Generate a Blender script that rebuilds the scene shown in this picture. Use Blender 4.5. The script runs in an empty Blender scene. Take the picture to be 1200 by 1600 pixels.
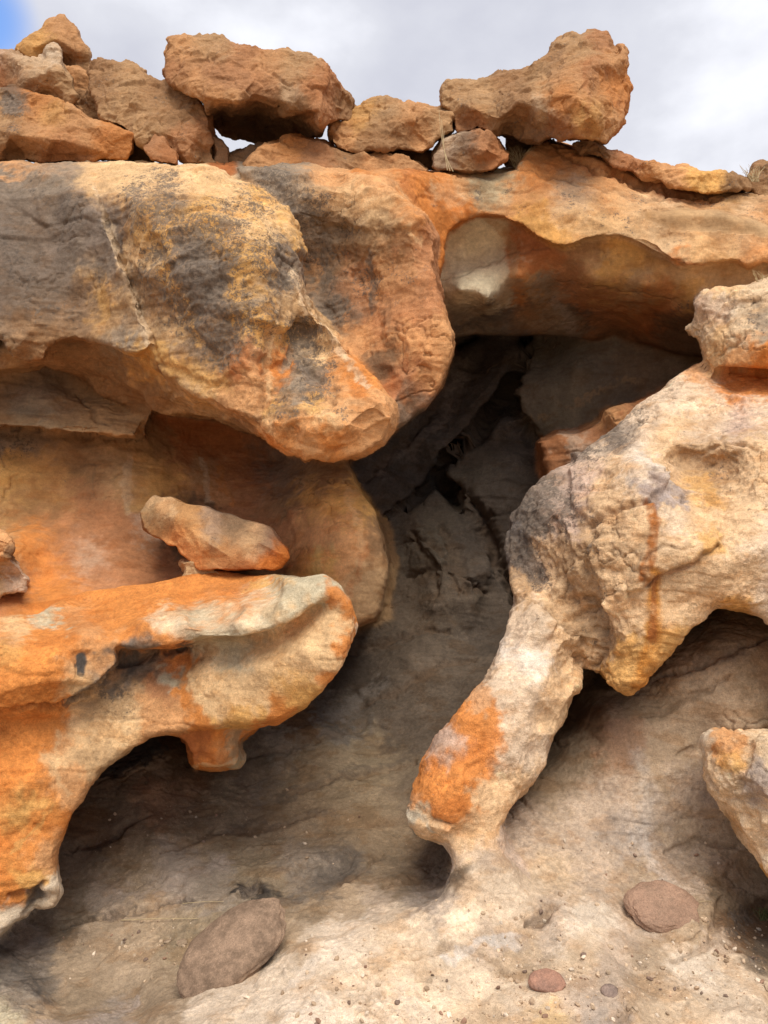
import bpy, math, time
import numpy as np
T0 = time.time()
from mathutils import Vector
scene = bpy.context.scene
# ------------------------------------------------------------------ camera, sky, sun, exposure
F = 1280.0                       # focal length in photo pixels (photo 1200 x 1600)
PITCH = math.radians(8.0)
EYE = np.array([0.0, 0.0, 1.35])
cam_d = bpy.data.cameras.new("camera")
cam = bpy.data.objects.new("camera", cam_d); scene.collection.objects.link(cam)
cam.location = EYE; cam.rotation_euler = (math.pi/2 + PITCH, 0, 0)
cam_d.sensor_fit = 'VERTICAL'; cam_d.sensor_height = 24.0
cam_d.lens = 24.0 * F / 1600.0
cam_d.clip_start = 0.02; cam_d.clip_end = 2000
scene.camera = cam

SUN_ELEV, SUN_AZ = math.radians(54), math.radians(10)   # azimuth: degrees right of straight behind the camera
world = bpy.data.worlds.new("World"); scene.world = world; world.use_nodes = True
wn, wl = world.node_tree.nodes, world.node_tree.links
for n in list(wn): wn.remove(n)
wo = wn.new('ShaderNodeOutputWorld'); bg = wn.new('ShaderNodeBackground')
sky = wn.new('ShaderNodeTexSky'); sky.sky_type = 'NISHITA'; sky.sun_disc = False
sky.sun_elevation = SUN_ELEV; sky.sun_rotation = math.pi - SUN_AZ
tc = wn.new('ShaderNodeTexCoord')
def wnoise(scale, detail, rough, loc):
    mp = wn.new('ShaderNodeMapping'); mp.inputs['Location'].default_value = loc
    mp.inputs['Scale'].default_value = (1, 1, 1.7)
    nz = wn.new('ShaderNodeTexNoise'); nz.inputs['Scale'].default_value = scale
    nz.inputs['Detail'].default_value = detail; nz.inputs['Roughness'].default_value = rough
    wl.new(tc.outputs['Generated'], mp.inputs['Vector']); wl.new(mp.outputs['Vector'], nz.inputs['Vector'])
    return nz
n1 = wnoise(4.2, 6, .5, (.3, .1, .2)); n2 = wnoise(1.6, 3, .5, (2.9, .4, .35))
r1 = wn.new('ShaderNodeValToRGB')                       # cloud brightness, lilac grey to white
r1.color_ramp.elements[0].position = .38; r1.color_ramp.elements[0].color = (.49, .50, .565, 1)
r1.color_ramp.elements[1].position = .66; r1.color_ramp.elements[1].color = (.74, .75, .80, 1)
e = r1.color_ramp.elements.new(.52); e.color = (.57, .58, .635, 1)
wl.new(n1.outputs['Fac'], r1.inputs['Fac'])
r2 = wn.new('ShaderNodeValToRGB')                       # where the blue shows through
r2.color_ramp.elements[0].position = .10; r2.color_ramp.elements[0].color = (0, 0, 0, 1)
r2.color_ramp.elements[1].position = .16; r2.color_ramp.elements[1].color = (1, 1, 1, 1)
wl.new(n2.outputs['Fac'], r2.inputs['Fac'])
sk = wn.new('ShaderNodeMixRGB'); sk.blend_type = 'MULTIPLY'; sk.inputs[0].default_value = 1
sk.inputs[2].default_value = (1.5, 2.0, 2.6, 1); wl.new(sky.outputs['Color'], sk.inputs[1])
cm = wn.new('ShaderNodeMixRGB'); cm.blend_type = 'MULTIPLY'; cm.inputs[0].default_value = 1
cm.inputs[2].default_value = (10, 10, 10, 1); wl.new(r1.outputs['Color'], cm.inputs[1])
mx = wn.new('ShaderNodeMixRGB')
# a gap in the clouds, upper left
dt = wn.new('ShaderNodeVectorMath'); dt.operation = 'DOT_PRODUCT'; wl.new(tc.outputs['Generated'], dt.inputs[0])
_g = Vector((-.40, .72, .585)).normalized(); dt.inputs[1].default_value = _g
gp = wn.new('ShaderNodeMapRange'); gp.interpolation_type = 'SMOOTHSTEP'; wl.new(dt.outputs['Value'], gp.inputs[0])
for _i, _x in enumerate((.9978, .9998, 1.0, .1)): gp.inputs[1+_i].default_value = _x
gm_ = wn.new('ShaderNodeMath'); gm_.operation = 'MULTIPLY'; wl.new(gp.outputs[0], gm_.inputs[0]); wl.new(r2.outputs['Color'], gm_.inputs[1])
wl.new(gm_.outputs[0], mx.inputs[0]); wl.new(sk.outputs['Color'], mx.inputs[1]); wl.new(cm.outputs['Color'], mx.inputs[2])
wl.new(mx.outputs['Color'], bg.inputs['Color']); bg.inputs['Strength'].default_value = 0.10
wl.new(bg.outputs['Background'], wo.inputs['Surface'])

sd = bpy.data.lights.new("sun", 'SUN'); sd.energy = 2.9; sd.angle = math.radians(40); sd.color = (1.0, .91, .76)
sun = bpy.data.objects.new("sun", sd); scene.collection.objects.link(sun)
from mathutils import Vector
sdir = Vector((-math.sin(SUN_AZ)*math.cos(SUN_ELEV), math.cos(SUN_AZ)*math.cos(SUN_ELEV), -math.sin(SUN_ELEV)))
sun.rotation_euler = sdir.to_track_quat('-Z', 'Y').to_euler()
scene.view_settings.view_transform = 'Standard'; scene.view_settings.look = 'None'
scene.view_settings.exposure = 0.43; scene.view_settings.gamma = 1
scene.render.engine = 'CYCLES'
scene.cycles.max_bounces = 8; scene.cycles.diffuse_bounces = 6
scene.cycles.use_denoising = True

# ------------------------------------------------------------------ maths helpers
cp, sp = math.cos(PITCH), math.sin(PITCH)
def P(px, py, Y):
    """point seen at photo pixel (px,py) and lying Y metres in front of the camera (world Y)"""
    px = np.asarray(px, float); py = np.asarray(py, float)
    u = (px-600)/F; v = (800-py)/F
    ry = cp - v*sp; rz = sp + v*cp
    k = Y/ry
    return np.stack([u*k, ry*k, EYE[2]+rz*k], -1)
def proj(p):
    q = p-EYE
    zc = q[:, 1]*cp + q[:, 2]*sp; yc = -q[:, 1]*sp + q[:, 2]*cp
    return 600+F*q[:, 0]/zc, 800-F*yc/zc

def _hash(ix, iy, iz, seed):
    h = (ix.astype(np.int64)*374761393 + iy.astype(np.int64)*668265263 + iz.astype(np.int64)*2147483647 + seed*974634777) & 0xffffffff
    h = ((h ^ (h >> 13))*1274126177) & 0xffffffff
    h = ((h ^ (h >> 16))*2246822519) & 0xffffffff
    return (h ^ (h >> 15)) & 0xffffffff
def perlin(p, seed=0):
    i = np.floor(p).astype(np.int64); f = (p-i).astype(np.float32)
    w = f*f*f*(f*(f*6-15)+10)
    out = 0
    for dx in (0, 1):
        wx = w[:, 0] if dx else 1-w[:, 0]
        for dy in (0, 1):
            wy = w[:, 1] if dy else 1-w[:, 1]
            for dz in (0, 1):
                wz = w[:, 2] if dz else 1-w[:, 2]
                h = _hash(i[:, 0]+dx, i[:, 1]+dy, i[:, 2]+dz, seed)
                a = ((h & 1023)/512.-1)*(f[:, 0]-dx) + (((h >> 10) & 1023)/512.-1)*(f[:, 1]-dy) + (((h >> 20) & 1023)/512.-1)*(f[:, 2]-dz)
                out = out + a*wx*wy*wz
    return out.astype(np.float32)
def fbm(p, octv=4, seed=0, gain=.5, ridged=False):
    a, s, out = 1., 1., 0
    for o in range(octv):
        n = perlin(p*s+o*7.3, seed+o*17)
        out = out + a*((1-2*np.abs(n)*1.6)*.5 if ridged else n)
        a *= gain; s *= 2.03
    return out
def cell(p, seed=0):
    """(distance to nearest seed, second minus first, id hash, vector to the seed)"""
    i = np.floor(p).astype(np.int64)
    d1 = np.full(len(p), 9., np.float32); d2 = d1.copy(); hid = np.zeros(len(p), np.int64); vec = np.zeros((len(p), 3), np.float32)
    for dx in (-1, 0, 1):
        for dy in (-1, 0, 1):
            for dz in (-1, 0, 1):
                c = i+np.array([dx, dy, dz]); h = _hash(c[:, 0], c[:, 1], c[:, 2], seed)
                s = c + np.stack([(h & 1023)/1023., ((h >> 10) & 1023)/1023., ((h >> 20) & 1023)/1023.], -1)
                v = (p-s).astype(np.float32); d = np.sqrt((v*v).sum(1))
                m = d < d1
                d2 = np.where(m, d1, np.minimum(d2, d)); hid = np.where(m, h, hid)
                vec[m] = v[m]; d1 = np.where(m, d, d1)
    return d1, d2-d1, hid, vec
def chips(p, scale, seed):
    """fractured rock: every cell is a plane of its own tilt"""
    _, e, h, v = cell(p*scale, seed)
    t = np.stack([((h*7 >> 3) & 255)/127.-1, ((h*13 >> 5) & 255)/127.-1, ((h*29 >> 7) & 255)/127.-1], -1)
    return ((v*t).sum(1)/scale*smooth(0, .16, e)).astype(np.float32), e
def beds(p, f, seed, sharp=.22):
    """thin bedding: every layer bellies out and breaks back sharply at its foot"""
    t = (p[:, 2]+.10*p[:, 0]+.05*p[:, 1])*f+1.3*fbm(p*1.6, 3, seed)+.25*fbm(p*9., 2, seed+1)
    k = np.floor(t); r = t-k; h = _hash(k.astype(np.int64), k.astype(np.int64)*0, k.astype(np.int64)*0, seed)
    a = (h & 255)/255.
    return ((1-r)**.5*smooth(0, sharp, r)-.5)*a
def smooth(a, b, x):
    t = np.clip((x-a)/(b-a), 0, 1); return t*t*(3-2*t)

def poly_sd(poly, X, Y):
    poly = np.array(poly, float); d = np.full(X.shape, 1e9); ins = np.zeros(X.shape, bool)
    n = len(poly)
    for k in range(n):
        a, b = poly[k], poly[(k+1) % n]; e = b-a; L = max((e*e).sum(), 1e-9)
        t = np.clip(((X-a[0])*e[0]+(Y-a[1])*e[1])/L, 0, 1)
        d = np.minimum(d, (X-a[0]-t*e[0])**2+(Y-a[1]-t*e[1])**2)
        c = ((a[1] > Y) != (b[1] > Y))
        if a[1] != b[1]:
            ins ^= c & (X < (b[0]-a[0])*(Y-a[1])/(b[1]-a[1])+a[0])
    d = np.sqrt(d); return np.where(ins, -d, d)
def line_d(pts, X, Y):
    d = np.full(X.shape, 1e9); tt = np.zeros(X.shape); n = len(pts)-1
    for k in range(n):
        ax, ay = pts[k][:2]; bx, by = pts[k+1][:2]; ex, ey = bx-ax, by-ay; L = max(ex*ex+ey*ey, 1e-9)
        t = np.clip(((X-ax)*ex+(Y-ay)*ey)/L, 0, 1); q = (X-ax-t*ex)**2+(Y-ay-t*ey)**2
        m = q < d; d = np.where(m, q, d); tt = np.where(m, (k+t)/n, tt)
    return np.sqrt(d), tt
def rbf(ctrl, X, Y, c=12.):
    """surface through the control points (x, y, value), value may be a depth"""
    C = np.array(ctrl, float); n = len(C)
    D = np.sqrt((C[:, None, 0]-C[None, :, 0])**2+(C[:, None, 1]-C[None, :, 1])**2+c*c)
    A = np.zeros((n+1, n+1)); A[:n, :n] = D-np.eye(n)*2.0; A[:n, n] = 1; A[n, :n] = 1
    w = np.linalg.solve(A, np.append(C[:, 2], 0))
    out = np.full(X.shape, w[n])
    for k in range(n): out = out + w[k]*np.sqrt((X-C[k, 0])**2+(Y-C[k, 1])**2+c*c)
    return out
def linear(ctrl, X, Y, D, margin=30):
    """flat facets between the control points: the same surface as rbf but piecewise planar"""
    from mathutils.geometry import delaunay_2d_cdt
    x0, x1, y0, y1 = X.min(), X.max(), Y.min(), Y.max()
    nx, ny = X.shape
    def samp(x, y):
        return D[int(np.clip(round((x-x0)/(x1-x0)*(nx-1)), 0, nx-1)), int(np.clip(round((y-y0)/(y1-y0)*(ny-1)), 0, ny-1))]
    pts = [(a, b, samp(a, b)) for a, b, _ in ctrl if x0 <= a <= x1 and y0 <= b <= y1]
    for k in range(9):
        t = k/8
        for x, y in ((x0+(x1-x0)*t, y0), (x0+(x1-x0)*t, y1), (x0, y0+(y1-y0)*t), (x1, y0+(y1-y0)*t)): pts.append((x, y, samp(x, y)))
    r = delaunay_2d_cdt([(p[0], p[1]) for p in pts], [], [], 0, 1e-3)
    z = [pts[o[0]][2] for o in r[3]]; out = D.copy(); gx_ = X[:, 0]; gy_ = Y[0]
    for t in r[2]:
        (ax, ay), (bx, by), (cx, cy) = [r[0][i] for i in t]; den = (by-cy)*(ax-cx)+(cx-bx)*(ay-cy)
        if abs(den) < 1e-6: continue
        i0, i1 = np.searchsorted(gx_, [min(ax, bx, cx)-.01, max(ax, bx, cx)+.01]); j0, j1 = np.searchsorted(gy_, [min(ay, by, cy)-.01, max(ay, by, cy)+.01])
        if i1 <= i0 or j1 <= j0: continue
        xs, ys = X[i0:i1, j0:j1], Y[i0:i1, j0:j1]
        l1 = ((by-cy)*(xs-cx)+(cx-bx)*(ys-cy))/den; l2 = ((cy-ay)*(xs-cx)+(ax-cx)*(ys-cy))/den; l3 = 1-l1-l2
        m = (l1 > -1e-4) & (l2 > -1e-4) & (l3 > -1e-4)
        out[i0:i1, j0:j1][m] = (l1*z[t[0]]+l2*z[t[1]]+l3*z[t[2]])[m]
    return out
def rmax(a, b, r): return np.minimum(np.maximum(a, b), -r)+np.sqrt(np.maximum(a+r, 0)**2+np.maximum(b+r, 0)**2)
def smin(a, b, k):
    h = np.maximum(k-np.abs(a-b), 0)/k; return np.minimum(a, b)-h*h*k*.25

def surface_nets(V):
    """V[x,y,z] < 0 inside. returns vertex coordinates in index space and quads"""
    S = V < 0
    c = np.zeros(tuple(s-1 for s in V.shape), np.uint8)
    for dx in (0, 1):
        for dy in (0, 1):
            for dz in (0, 1):
                c += S[dx:V.shape[0]-1+dx, dy:V.shape[1]-1+dy, dz:V.shape[2]-1+dz]
    act = (c > 0) & (c < 8); idx = np.argwhere(act); N = len(idx)
    idv = np.full(act.shape, -1, np.int32); idv[act] = np.arange(N)
    acc = np.zeros((N, 3)); cnt = np.zeros(N)
    cor = [(dx, dy, dz) for dx in (0, 1) for dy in (0, 1) for dz in (0, 1)]
    vals = {q: V[idx[:, 0]+q[0], idx[:, 1]+q[1], idx[:, 2]+q[2]] for q in cor}
    for a in cor:
        for ax in range(3):
            if a[ax] == 0:
                b = list(a); b[ax] = 1; b = tuple(b)
                va, vb = vals[a], vals[b]; m = (va < 0) != (vb < 0)
                t = np.where(m, va/np.where(m, va-vb, 1), 0)
                pt = np.array(a, float)[None, :].repeat(N, 0); pt[:, ax] = t
                acc[m] += pt[m]; cnt[m] += 1
    vert = idx+acc/cnt[:, None]
    quads = []
    for ax in range(3):
        o1, o2 = [(1, 2), (2, 0), (0, 1)][ax]
        sl0 = [slice(None)]*3; sl1 = [slice(None)]*3
        sl0[ax] = slice(0, -1); sl1[ax] = slice(1, None)
        e = S[tuple(sl0)] != S[tuple(sl1)]
        ed = np.argwhere(e)
        ok = (ed[:, o1] > 0) & (ed[:, o2] > 0) & (ed[:, o1] < V.shape[o1]-1) & (ed[:, o2] < V.shape[o2]-1)
        ed = ed[ok]; fl = S[ed[:, 0], ed[:, 1], ed[:, 2]]
        def g(a, b):
            q = ed.copy(); q[:, o1] -= a; q[:, o2] -= b; return idv[q[:, 0], q[:, 1], q[:, 2]]
        Q = np.stack([g(1, 1), g(0, 1), g(0, 0), g(1, 0)], -1)
        Q[~fl] = Q[~fl][:, ::-1]
        quads.append(Q)
    return vert, np.concatenate(quads)

def mesh_np(name, v, faces, smooth_shade=True):
    me = bpy.data.meshes.new(name); k = faces.shape[1]
    me.vertices.add(len(v)); me.vertices.foreach_set('co', np.ascontiguousarray(v, np.float32).ravel())
    me.loops.add(faces.size); me.loops.foreach_set('vertex_index', np.ascontiguousarray(faces, np.int32).ravel())
    me.polygons.add(len(faces)); me.polygons.foreach_set('loop_start', np.arange(0, faces.size, k, dtype=np.int32))
    try: me.polygons.foreach_set('loop_total', np.full(len(faces), k, np.int32))
    except Exception: pass
    me.polygons.foreach_set('use_smooth', np.full(len(faces), smooth_shade))
    me.update(calc_edges=True); return me
def get_np(me):
    v = np.empty(len(me.vertices)*3, np.float32); me.vertices.foreach_get('co', v)
    f = np.empty(len(me.loops), np.int32); me.loops.foreach_get('vertex_index', f)
    return v.reshape(-1, 3).astype(float), f.reshape(-1, 4)
def subdivide(v, q):
    me = mesh_np('t', v, q); ob = bpy.data.objects.new('t', me); scene.collection.objects.link(ob)
    ob.modifiers.new('s', 'SUBSURF').levels = 1
    dg = bpy.context.evaluated_depsgraph_get(); ev = ob.evaluated_get(dg); m2 = bpy.data.meshes.new_from_object(ev)
    out = get_np(m2); bpy.data.objects.remove(ob); bpy.data.meshes.remove(me); bpy.data.meshes.remove(m2); return out
def normals(v, q):
    n = np.cross(v[q[:, 2]]-v[q[:, 0]], v[q[:, 3]]-v[q[:, 1]]); out = np.zeros_like(v)
    for k in range(4):
        for a in range(3): out[:, a] += np.bincount(q[:, k], n[:, a], len(v))
    return out/np.maximum(np.linalg.norm(out, axis=1), 1e-12)[:, None]
def attr(me, name, data):
    if data.ndim == 2:
        a = me.attributes.new(name, 'FLOAT_COLOR', 'POINT')
        a.data.foreach_set('color', np.concatenate([data, np.ones((len(data), 1))], 1).astype(np.float32).ravel())
    else:
        a = me.attributes.new(name, 'FLOAT', 'POINT'); a.data.foreach_set('value', data.astype(np.float32))
def tag(o, label=None, cat=None, group=None, kind=None):
    if label: o['label'] = label
    if cat: o['category'] = cat
    if group: o['group'] = group
    if kind: o['kind'] = kind
    return o
def empty(name, loc=(0, 0, 0)):
    o = bpy.data.objects.new(name, None); scene.collection.objects.link(o); o.location = loc; return o
def link(name, me, mat, parent=None):
    o = bpy.data.objects.new(name, me); scene.collection.objects.link(o); me.name = name
    if mat: me.materials.append(mat)
    if parent is not None:
        o.parent = parent; me.transform(parent.matrix_basis.inverted())
    return o

# ------------------------------------------------------------------ rock material (pattern in object space, colour from the painted stains)
def rock_material(name, grain=1.0, spec=.25):
    m = bpy.data.materials.new(name); m.use_nodes = True; N, L = m.node_tree.nodes, m.node_tree.links
    b = N['Principled BSDF']; b.inputs['Roughness'].default_value = .88
    b.inputs['Specular IOR Level'].default_value = spec
    def at(n):
        a = N.new('ShaderNodeAttribute'); a.attribute_name = n; return a
    def noise(scale, det=6, rough=.6, vec=None):
        n = N.new('ShaderNodeTexNoise'); n.inputs['Scale'].default_value = scale; n.inputs['Detail'].default_value = det
        n.inputs['Roughness'].default_value = rough; L.new(vec or geo.outputs['Position'], n.inputs['Vector']); return n
    def rng(src, a, b_, c, d):
        r = N.new('ShaderNodeMapRange'); L.new(src, r.inputs[0])
        for i, x in enumerate((a, b_, c, d)): r.inputs[1+i].default_value = x
        return r.outputs[0]
    def mth(op, a, b_=None):
        r = N.new('ShaderNodeMath'); r.operation = op
        for i, x in enumerate((a, b_)):
            if x is None: continue
            if isinstance(x, (int, float)): r.inputs[i].default_value = x
            else: L.new(x, r.inputs[i])
        return r.outputs[0]
    def mix(kind, fac, a, c):
        r = N.new('ShaderNodeMixRGB'); r.blend_type = kind
        for i, x in enumerate((fac, a, c)):
            if isinstance(x, (int, float)): r.inputs[i].default_value = x
            elif isinstance(x, tuple): r.inputs[i].default_value = x
            else: L.new(x, r.inputs[i])
        return r.outputs[0]
    geo = N.new('ShaderNodeNewGeometry'); col = at('Col'); li = at('Lich'); ro = at('Rough')
    big = noise(9, 8, .62); mid = noise(55, 6, .65); fine = noise(330, 4, .7)
    mp = N.new('ShaderNodeMapping'); mp.inputs['Scale'].default_value = (1, 1, 5.5); mp.inputs['Rotation'].default_value = (.06, .12, 0)
    L.new(geo.outputs['Position'], mp.inputs['Vector'])
    strata = noise(12, 7, .6, mp.outputs['Vector'])
    c = mix('MULTIPLY', 1.0, col.outputs['Color'], rng(big.outputs['Fac'], .3, .7, .82, 1.16))
    c = mix('MULTIPLY', 1.0, c, rng(strata.outputs['Fac'], .3, .7, .92, 1.07))
    c = mix('MULTIPLY', 1.0, c, rng(mid.outputs['Fac'], .3, .7, .84, 1.14))
    c = mix('MULTIPLY', rng(ro.outputs['Fac'], 0, 1, .45, 1.), c, rng(fine.outputs['Fac'], .3, .7, .66, 1.28))
    grit = noise(140, 5, .75)
    c = mix('MULTIPLY', rng(ro.outputs['Fac'], 0, 1, .2, .9), c, rng(grit.outputs['Fac'], .34, .66, .82, 1.14))
    # dark mineral specks
    vo = N.new('ShaderNodeTexVoronoi'); vo.inputs['Scale'].default_value = 75; L.new(geo.outputs['Position'], vo.inputs['Vector'])
    sp_ = mth('MULTIPLY', rng(vo.outputs['Distance'], .10, .22, 1, 0), rng(big.outputs['Fac'], .48, .62, 0, 1))
    c = mix('MIX', mth('MULTIPLY', mth('MULTIPLY', sp_, .55), ro.outputs['Fac']), c, (.09, .065, .05, 1))
    # black and grey lichen crust, broken up finely
    ln = noise(48, 9, .75); ln2 = noise(125, 5, .75)
    ln0 = noise(13, 5, .6)
    s = mth('ADD', mth('ADD', mth('MULTIPLY', ln.outputs['Fac'], .42), mth('MULTIPLY', ln0.outputs['Fac'], .24)), mth('MULTIPLY', ln2.outputs['Fac'], .34))
    thr = mth('SUBTRACT', .625, mth('MULTIPLY', li.outputs['Fac'], .21))
    lm = rng(mth('SUBTRACT', s, thr), -.012, .016, 0, 1)
    lm = mth('MULTIPLY', lm, rng(li.outputs['Fac'], .03, .15, 0, 1))
    lc = mix('MIX', rng(mid.outputs['Fac'], .38, .62, 0, 1), (.078, .062, .053, 1), (.19, .15, .118, 1))
    c = mix('MIX', mth('MULTIPLY', lm, .80), c, lc)
    L.new(c, b.inputs['Base Color'])
    vg = N.new('ShaderNodeTexVoronoi'); vg.inputs['Scale'].default_value = 190; L.new(geo.outputs['Position'], vg.inputs['Vector'])
    h = mth('ADD', mth('MULTIPLY', mid.outputs['Fac'], .0065), mth('MULTIPLY', fine.outputs['Fac'], .0022))
    h = mth('ADD', h, mth('MULTIPLY', mth('MULTIPLY', vg.outputs['Distance'], ro.outputs['Fac']), .003))
    h = mth('ADD', h, mth('MULTIPLY', strata.outputs['Fac'], .006))
    h = mth('ADD', h, mth('MULTIPLY', lm, .0016))
    bp = N.new('ShaderNodeBump'); bp.inputs['Strength'].default_value = .55*grain; bp.inputs['Distance'].default_value = 1.0
    L.new(mth('MULTIPLY', h, mth('ADD', mth('MULTIPLY', ro.outputs['Fac'], .75), .3)), bp.inputs['Height'])
    L.new(bp.outputs['Normal'], b.inputs['Normal'])
    return m
ROCK = rock_material('sandstone'); COBBLE = rock_material('river_worn_stone', .6)

# palette: real base colours
PAL = dict(cream=(.63, .42, .228), pale=(.62, .465, .31), white=(.66, .55, .42), gold=(.58, .325, .11), orange=(.55, .21, .055),
    rust=(.40, .150, .055), peach=(.54, .285, .13), tan=(.43, .275, .145), brown=(.26, .15, .075), dbrown=(.15, .09, .052),
    grey=(.27, .21, .155), mauve=(.33, .265, .225), dgrey=(.125, .104, .088), black=(.035, .03, .028), olive=(.30, .235, .155),
    stone=(.46, .40, .285), umber=(.20, .145, .105), redbr=(.39, .18, .085), pink=(.50, .355, .26), char=(.075, .064, .058))
def paint(blobs, X, Y, pts, warp=14., seed=5, strokes=()):
    w1 = fbm(pts*5., 4, seed); w2 = fbm(pts*5.+31, 4, seed+3); w3 = fbm(pts*26., 3, seed+8); w4 = fbm(pts*26.+9, 3, seed+9)
    Xw = X+w1*warp*2.2+w3*warp*1.7; Yw = Y+w2*warp*2.2+w4*warp*1.7
    acc = np.zeros((len(X), 3)); ws = np.full(len(X), 1e-7)
    base = np.array(PAL[blobs[0]] if isinstance(blobs[0], str) else blobs[0])
    acc += base*ws[:, None]
    for (bx, by, r, c) in blobs[1:]:
        rx, ry = (r, r) if not isinstance(r, tuple) else r
        c = np.array(PAL[c] if isinstance(c, str) else c)
        w = np.exp(-np.minimum(((Xw-bx)/rx)**2+((Yw-by)/ry)**2, 60.)*1.15)*(60./max(min(rx, ry), 5))**.6
        acc += c*w[:, None]; ws += w
    col = acc/ws[:, None]
    # iron veining that runs with the bedding
    vn = smooth(.02, .42, fbm(pts*np.array([7., 7., 15.])+17, 5, seed+20, gain=.6)); vn2 = smooth(.05, .45, fbm(pts*np.array([9., 9., 4.])+3, 4, seed+21, gain=.6))
    col = col*(1-.55*vn[:, None])+col*np.array([.80, .66, .52])*.55*vn[:, None]
    col = col*(1+.16*vn2[:, None])
    lum = col.mean(1)[:, None]; col = np.clip(lum+(col-lum)*1.01, .01, .75)
    for st in strokes:
        pl, wd, c, op = st[:4]; soft = st[4] if len(st) > 4 else .6; wp = st[5] if len(st) > 5 else .5
        c = np.array(PAL[c] if isinstance(c, str) else c)
        d, t = line_d(pl, X+(Xw-X)*wp, Y+(Yw-Y)*wp)
        wd_ = wd if not isinstance(wd, tuple) else wd[0]+(wd[1]-wd[0])*t
        m = (1-smooth(1-soft, 1.0, d/wd_))*op
        m = m*np.clip(.85+w3*1.1, .2, 1)
        col = col*(1-m[:, None])+c*m[:, None]
    return col
def mask(blobs, X, Y):
    out = np.zeros(len(X))
    for (bx, by, r, v) in blobs:
        rx, ry = (r, r) if not isinstance(r, tuple) else r
        out = np.maximum(out, v*np.exp(-(((X-bx)/rx)**2+((Y-by)/ry)**2)*1.1))
    return out
# ------------------------------------------------------------------ bedrock: a solid field carved out of rounded masses, then weathered
# every mass: outline (rounded edge R, blend K in photo pixels), depth of its face in metres, depth of its back
M = {}
M['overhang'] = dict(R=11, K=7, back=6.3, f=.75, out=[(120,256),(170,254),(250,257),(330,266),(395,288),(435,318),(462,362),(468,395),(460,425),(462,455),(455,500),(440,545),(432,600),(440,650),(400,665),(340,636),(290,612),(240,575),(228,540),(215,490),(190,430),(160,370),(135,310)],
    d=[(150,262,3.62),(250,264,3.52),(300,275,3.48),(400,310,3.42),(150,310,3.44),(175,370,3.42),(205,440,3.38),(230,520,3.32),(190,300,3.34),(230,330,3.22),(260,380,3.14),(300,310,3.24),(340,350,3.14),(290,440,3.13),(300,500,3.16),(400,350,3.18),(440,380,3.22),(460,400,3.3),(400,420,3.06),(410,490,3.08),(350,480,3.08),(440,460,3.16),(340,550,3.13),(270,560,3.22),(260,590,3.22),(330,615,3.12),(390,640,3.04),(400,570,3.06),(440,560,3.16),(430,620,3.02)])
M['lower_nose'] = dict(R=9, K=8, back=6.3, f=.88, out=[(398,640),(402,612),(430,590),(455,560),(500,548),(545,545),(580,580),(608,622),(622,646),(618,668),(602,692),(562,711),(505,718),(452,710),(426,692),(408,668)],
    d=[(410,630,3.06),(430,600,3.08),(470,580,3.06),(510,570,3.08),(550,560,3.06),(460,625,2.96),(440,650,2.93),(500,630,2.95),(530,640,2.88),(580,630,2.88),(600,650,2.90),(545,665,2.86),(590,680,2.96),(480,670,2.90),(430,680,2.97),(500,700,2.96),(560,695,2.96),(520,600,3.02),(570,600,2.97)])
M['saddle'] = dict(R=12, K=8, back=6.3, f=.7, out=[(430,400),(462,420),(474,455),(500,495),(545,540),(578,580),(560,620),(500,620),(440,640),(420,560),(420,460)],
    d=[(465,440,3.26),(480,470,3.18),(510,510,3.14),(545,550,3.06),(440,500,3.2),(470,520,3.26),(470,560,3.24),(500,570,3.2),(440,580,3.14),(520,600,3.1),(560,590,3.04)])
M['left_plate'] = dict(R=10, K=6, back=6.3, f=.35, out=[(-330,252),(0,256),(60,259),(138,256),(150,300),(166,350),(182,395),(200,440),(222,495),(238,535),(232,548),(214,556),(195,550),(165,541),(135,532),(95,533),(76,541),(68,562),(40,568),(20,560),(0,530),(-330,500)],
    d=[(-250,262,3.8),(0,262,3.72),(130,262,3.62),(0,290,3.58),(100,300,3.50),(-200,400,3.5),(0,400,3.48),(60,360,3.52),(60,440,3.46),(60,500,3.42),(100,450,3.46),(130,380,3.44),(150,440,3.40),(130,510,3.40),(140,300,3.44),(160,350,3.36),(180,410,3.32),(205,460,3.28),(228,530,3.24),(212,550,3.25),(190,530,3.34),(160,480,3.40),(100,525,3.42),(30,540,3.42),(40,560,3.5)])
M['under_face'] = dict(R=8, K=6, back=6.3, f=.6, out=[(-330,540),(60,535),(230,530),(330,590),(430,640),(450,700),(430,690),(385,672),(335,655),(290,648),(240,640),(225,684),(200,640),(130,600),(70,570),(0,585),(-330,570)],
    d=[(0,560,3.6),(80,550,3.62),(150,560,3.62),(220,565,3.5),(300,620,3.32),(400,665,3.12),(440,690,3.05),(130,595,3.86),(230,640,3.84),(290,645,3.66),(340,653,3.5),(385,670,3.3),(225,675,3.92),(-200,560,3.6)])
M['overhang_nose'] = dict(R=26, K=12, back=6.3, out=[(370,262),(520,262),(560,268),(610,285),(645,320),(668,345),(682,372),(680,410),(690,470),(707,522),(703,560),(690,600),(664,636),(630,662),(560,670),(480,560),(430,380)],
    d=[(400,275,3.62),(520,268,3.66),(470,290,3.54),(540,290,3.56),(600,330,3.45),(640,352,3.38),(560,340,3.52),(470,330,3.56),(530,350,3.60),(480,420,3.75),(540,430,3.66),(600,430,3.52),(650,430,3.40),(670,380,3.45),(690,520,3.33),(640,490,3.40),(590,545,3.45),(640,550,3.36),(670,580,3.38),(620,620,3.38),(560,600,3.45),(520,500,3.66),(640,640,3.45)])
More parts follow.
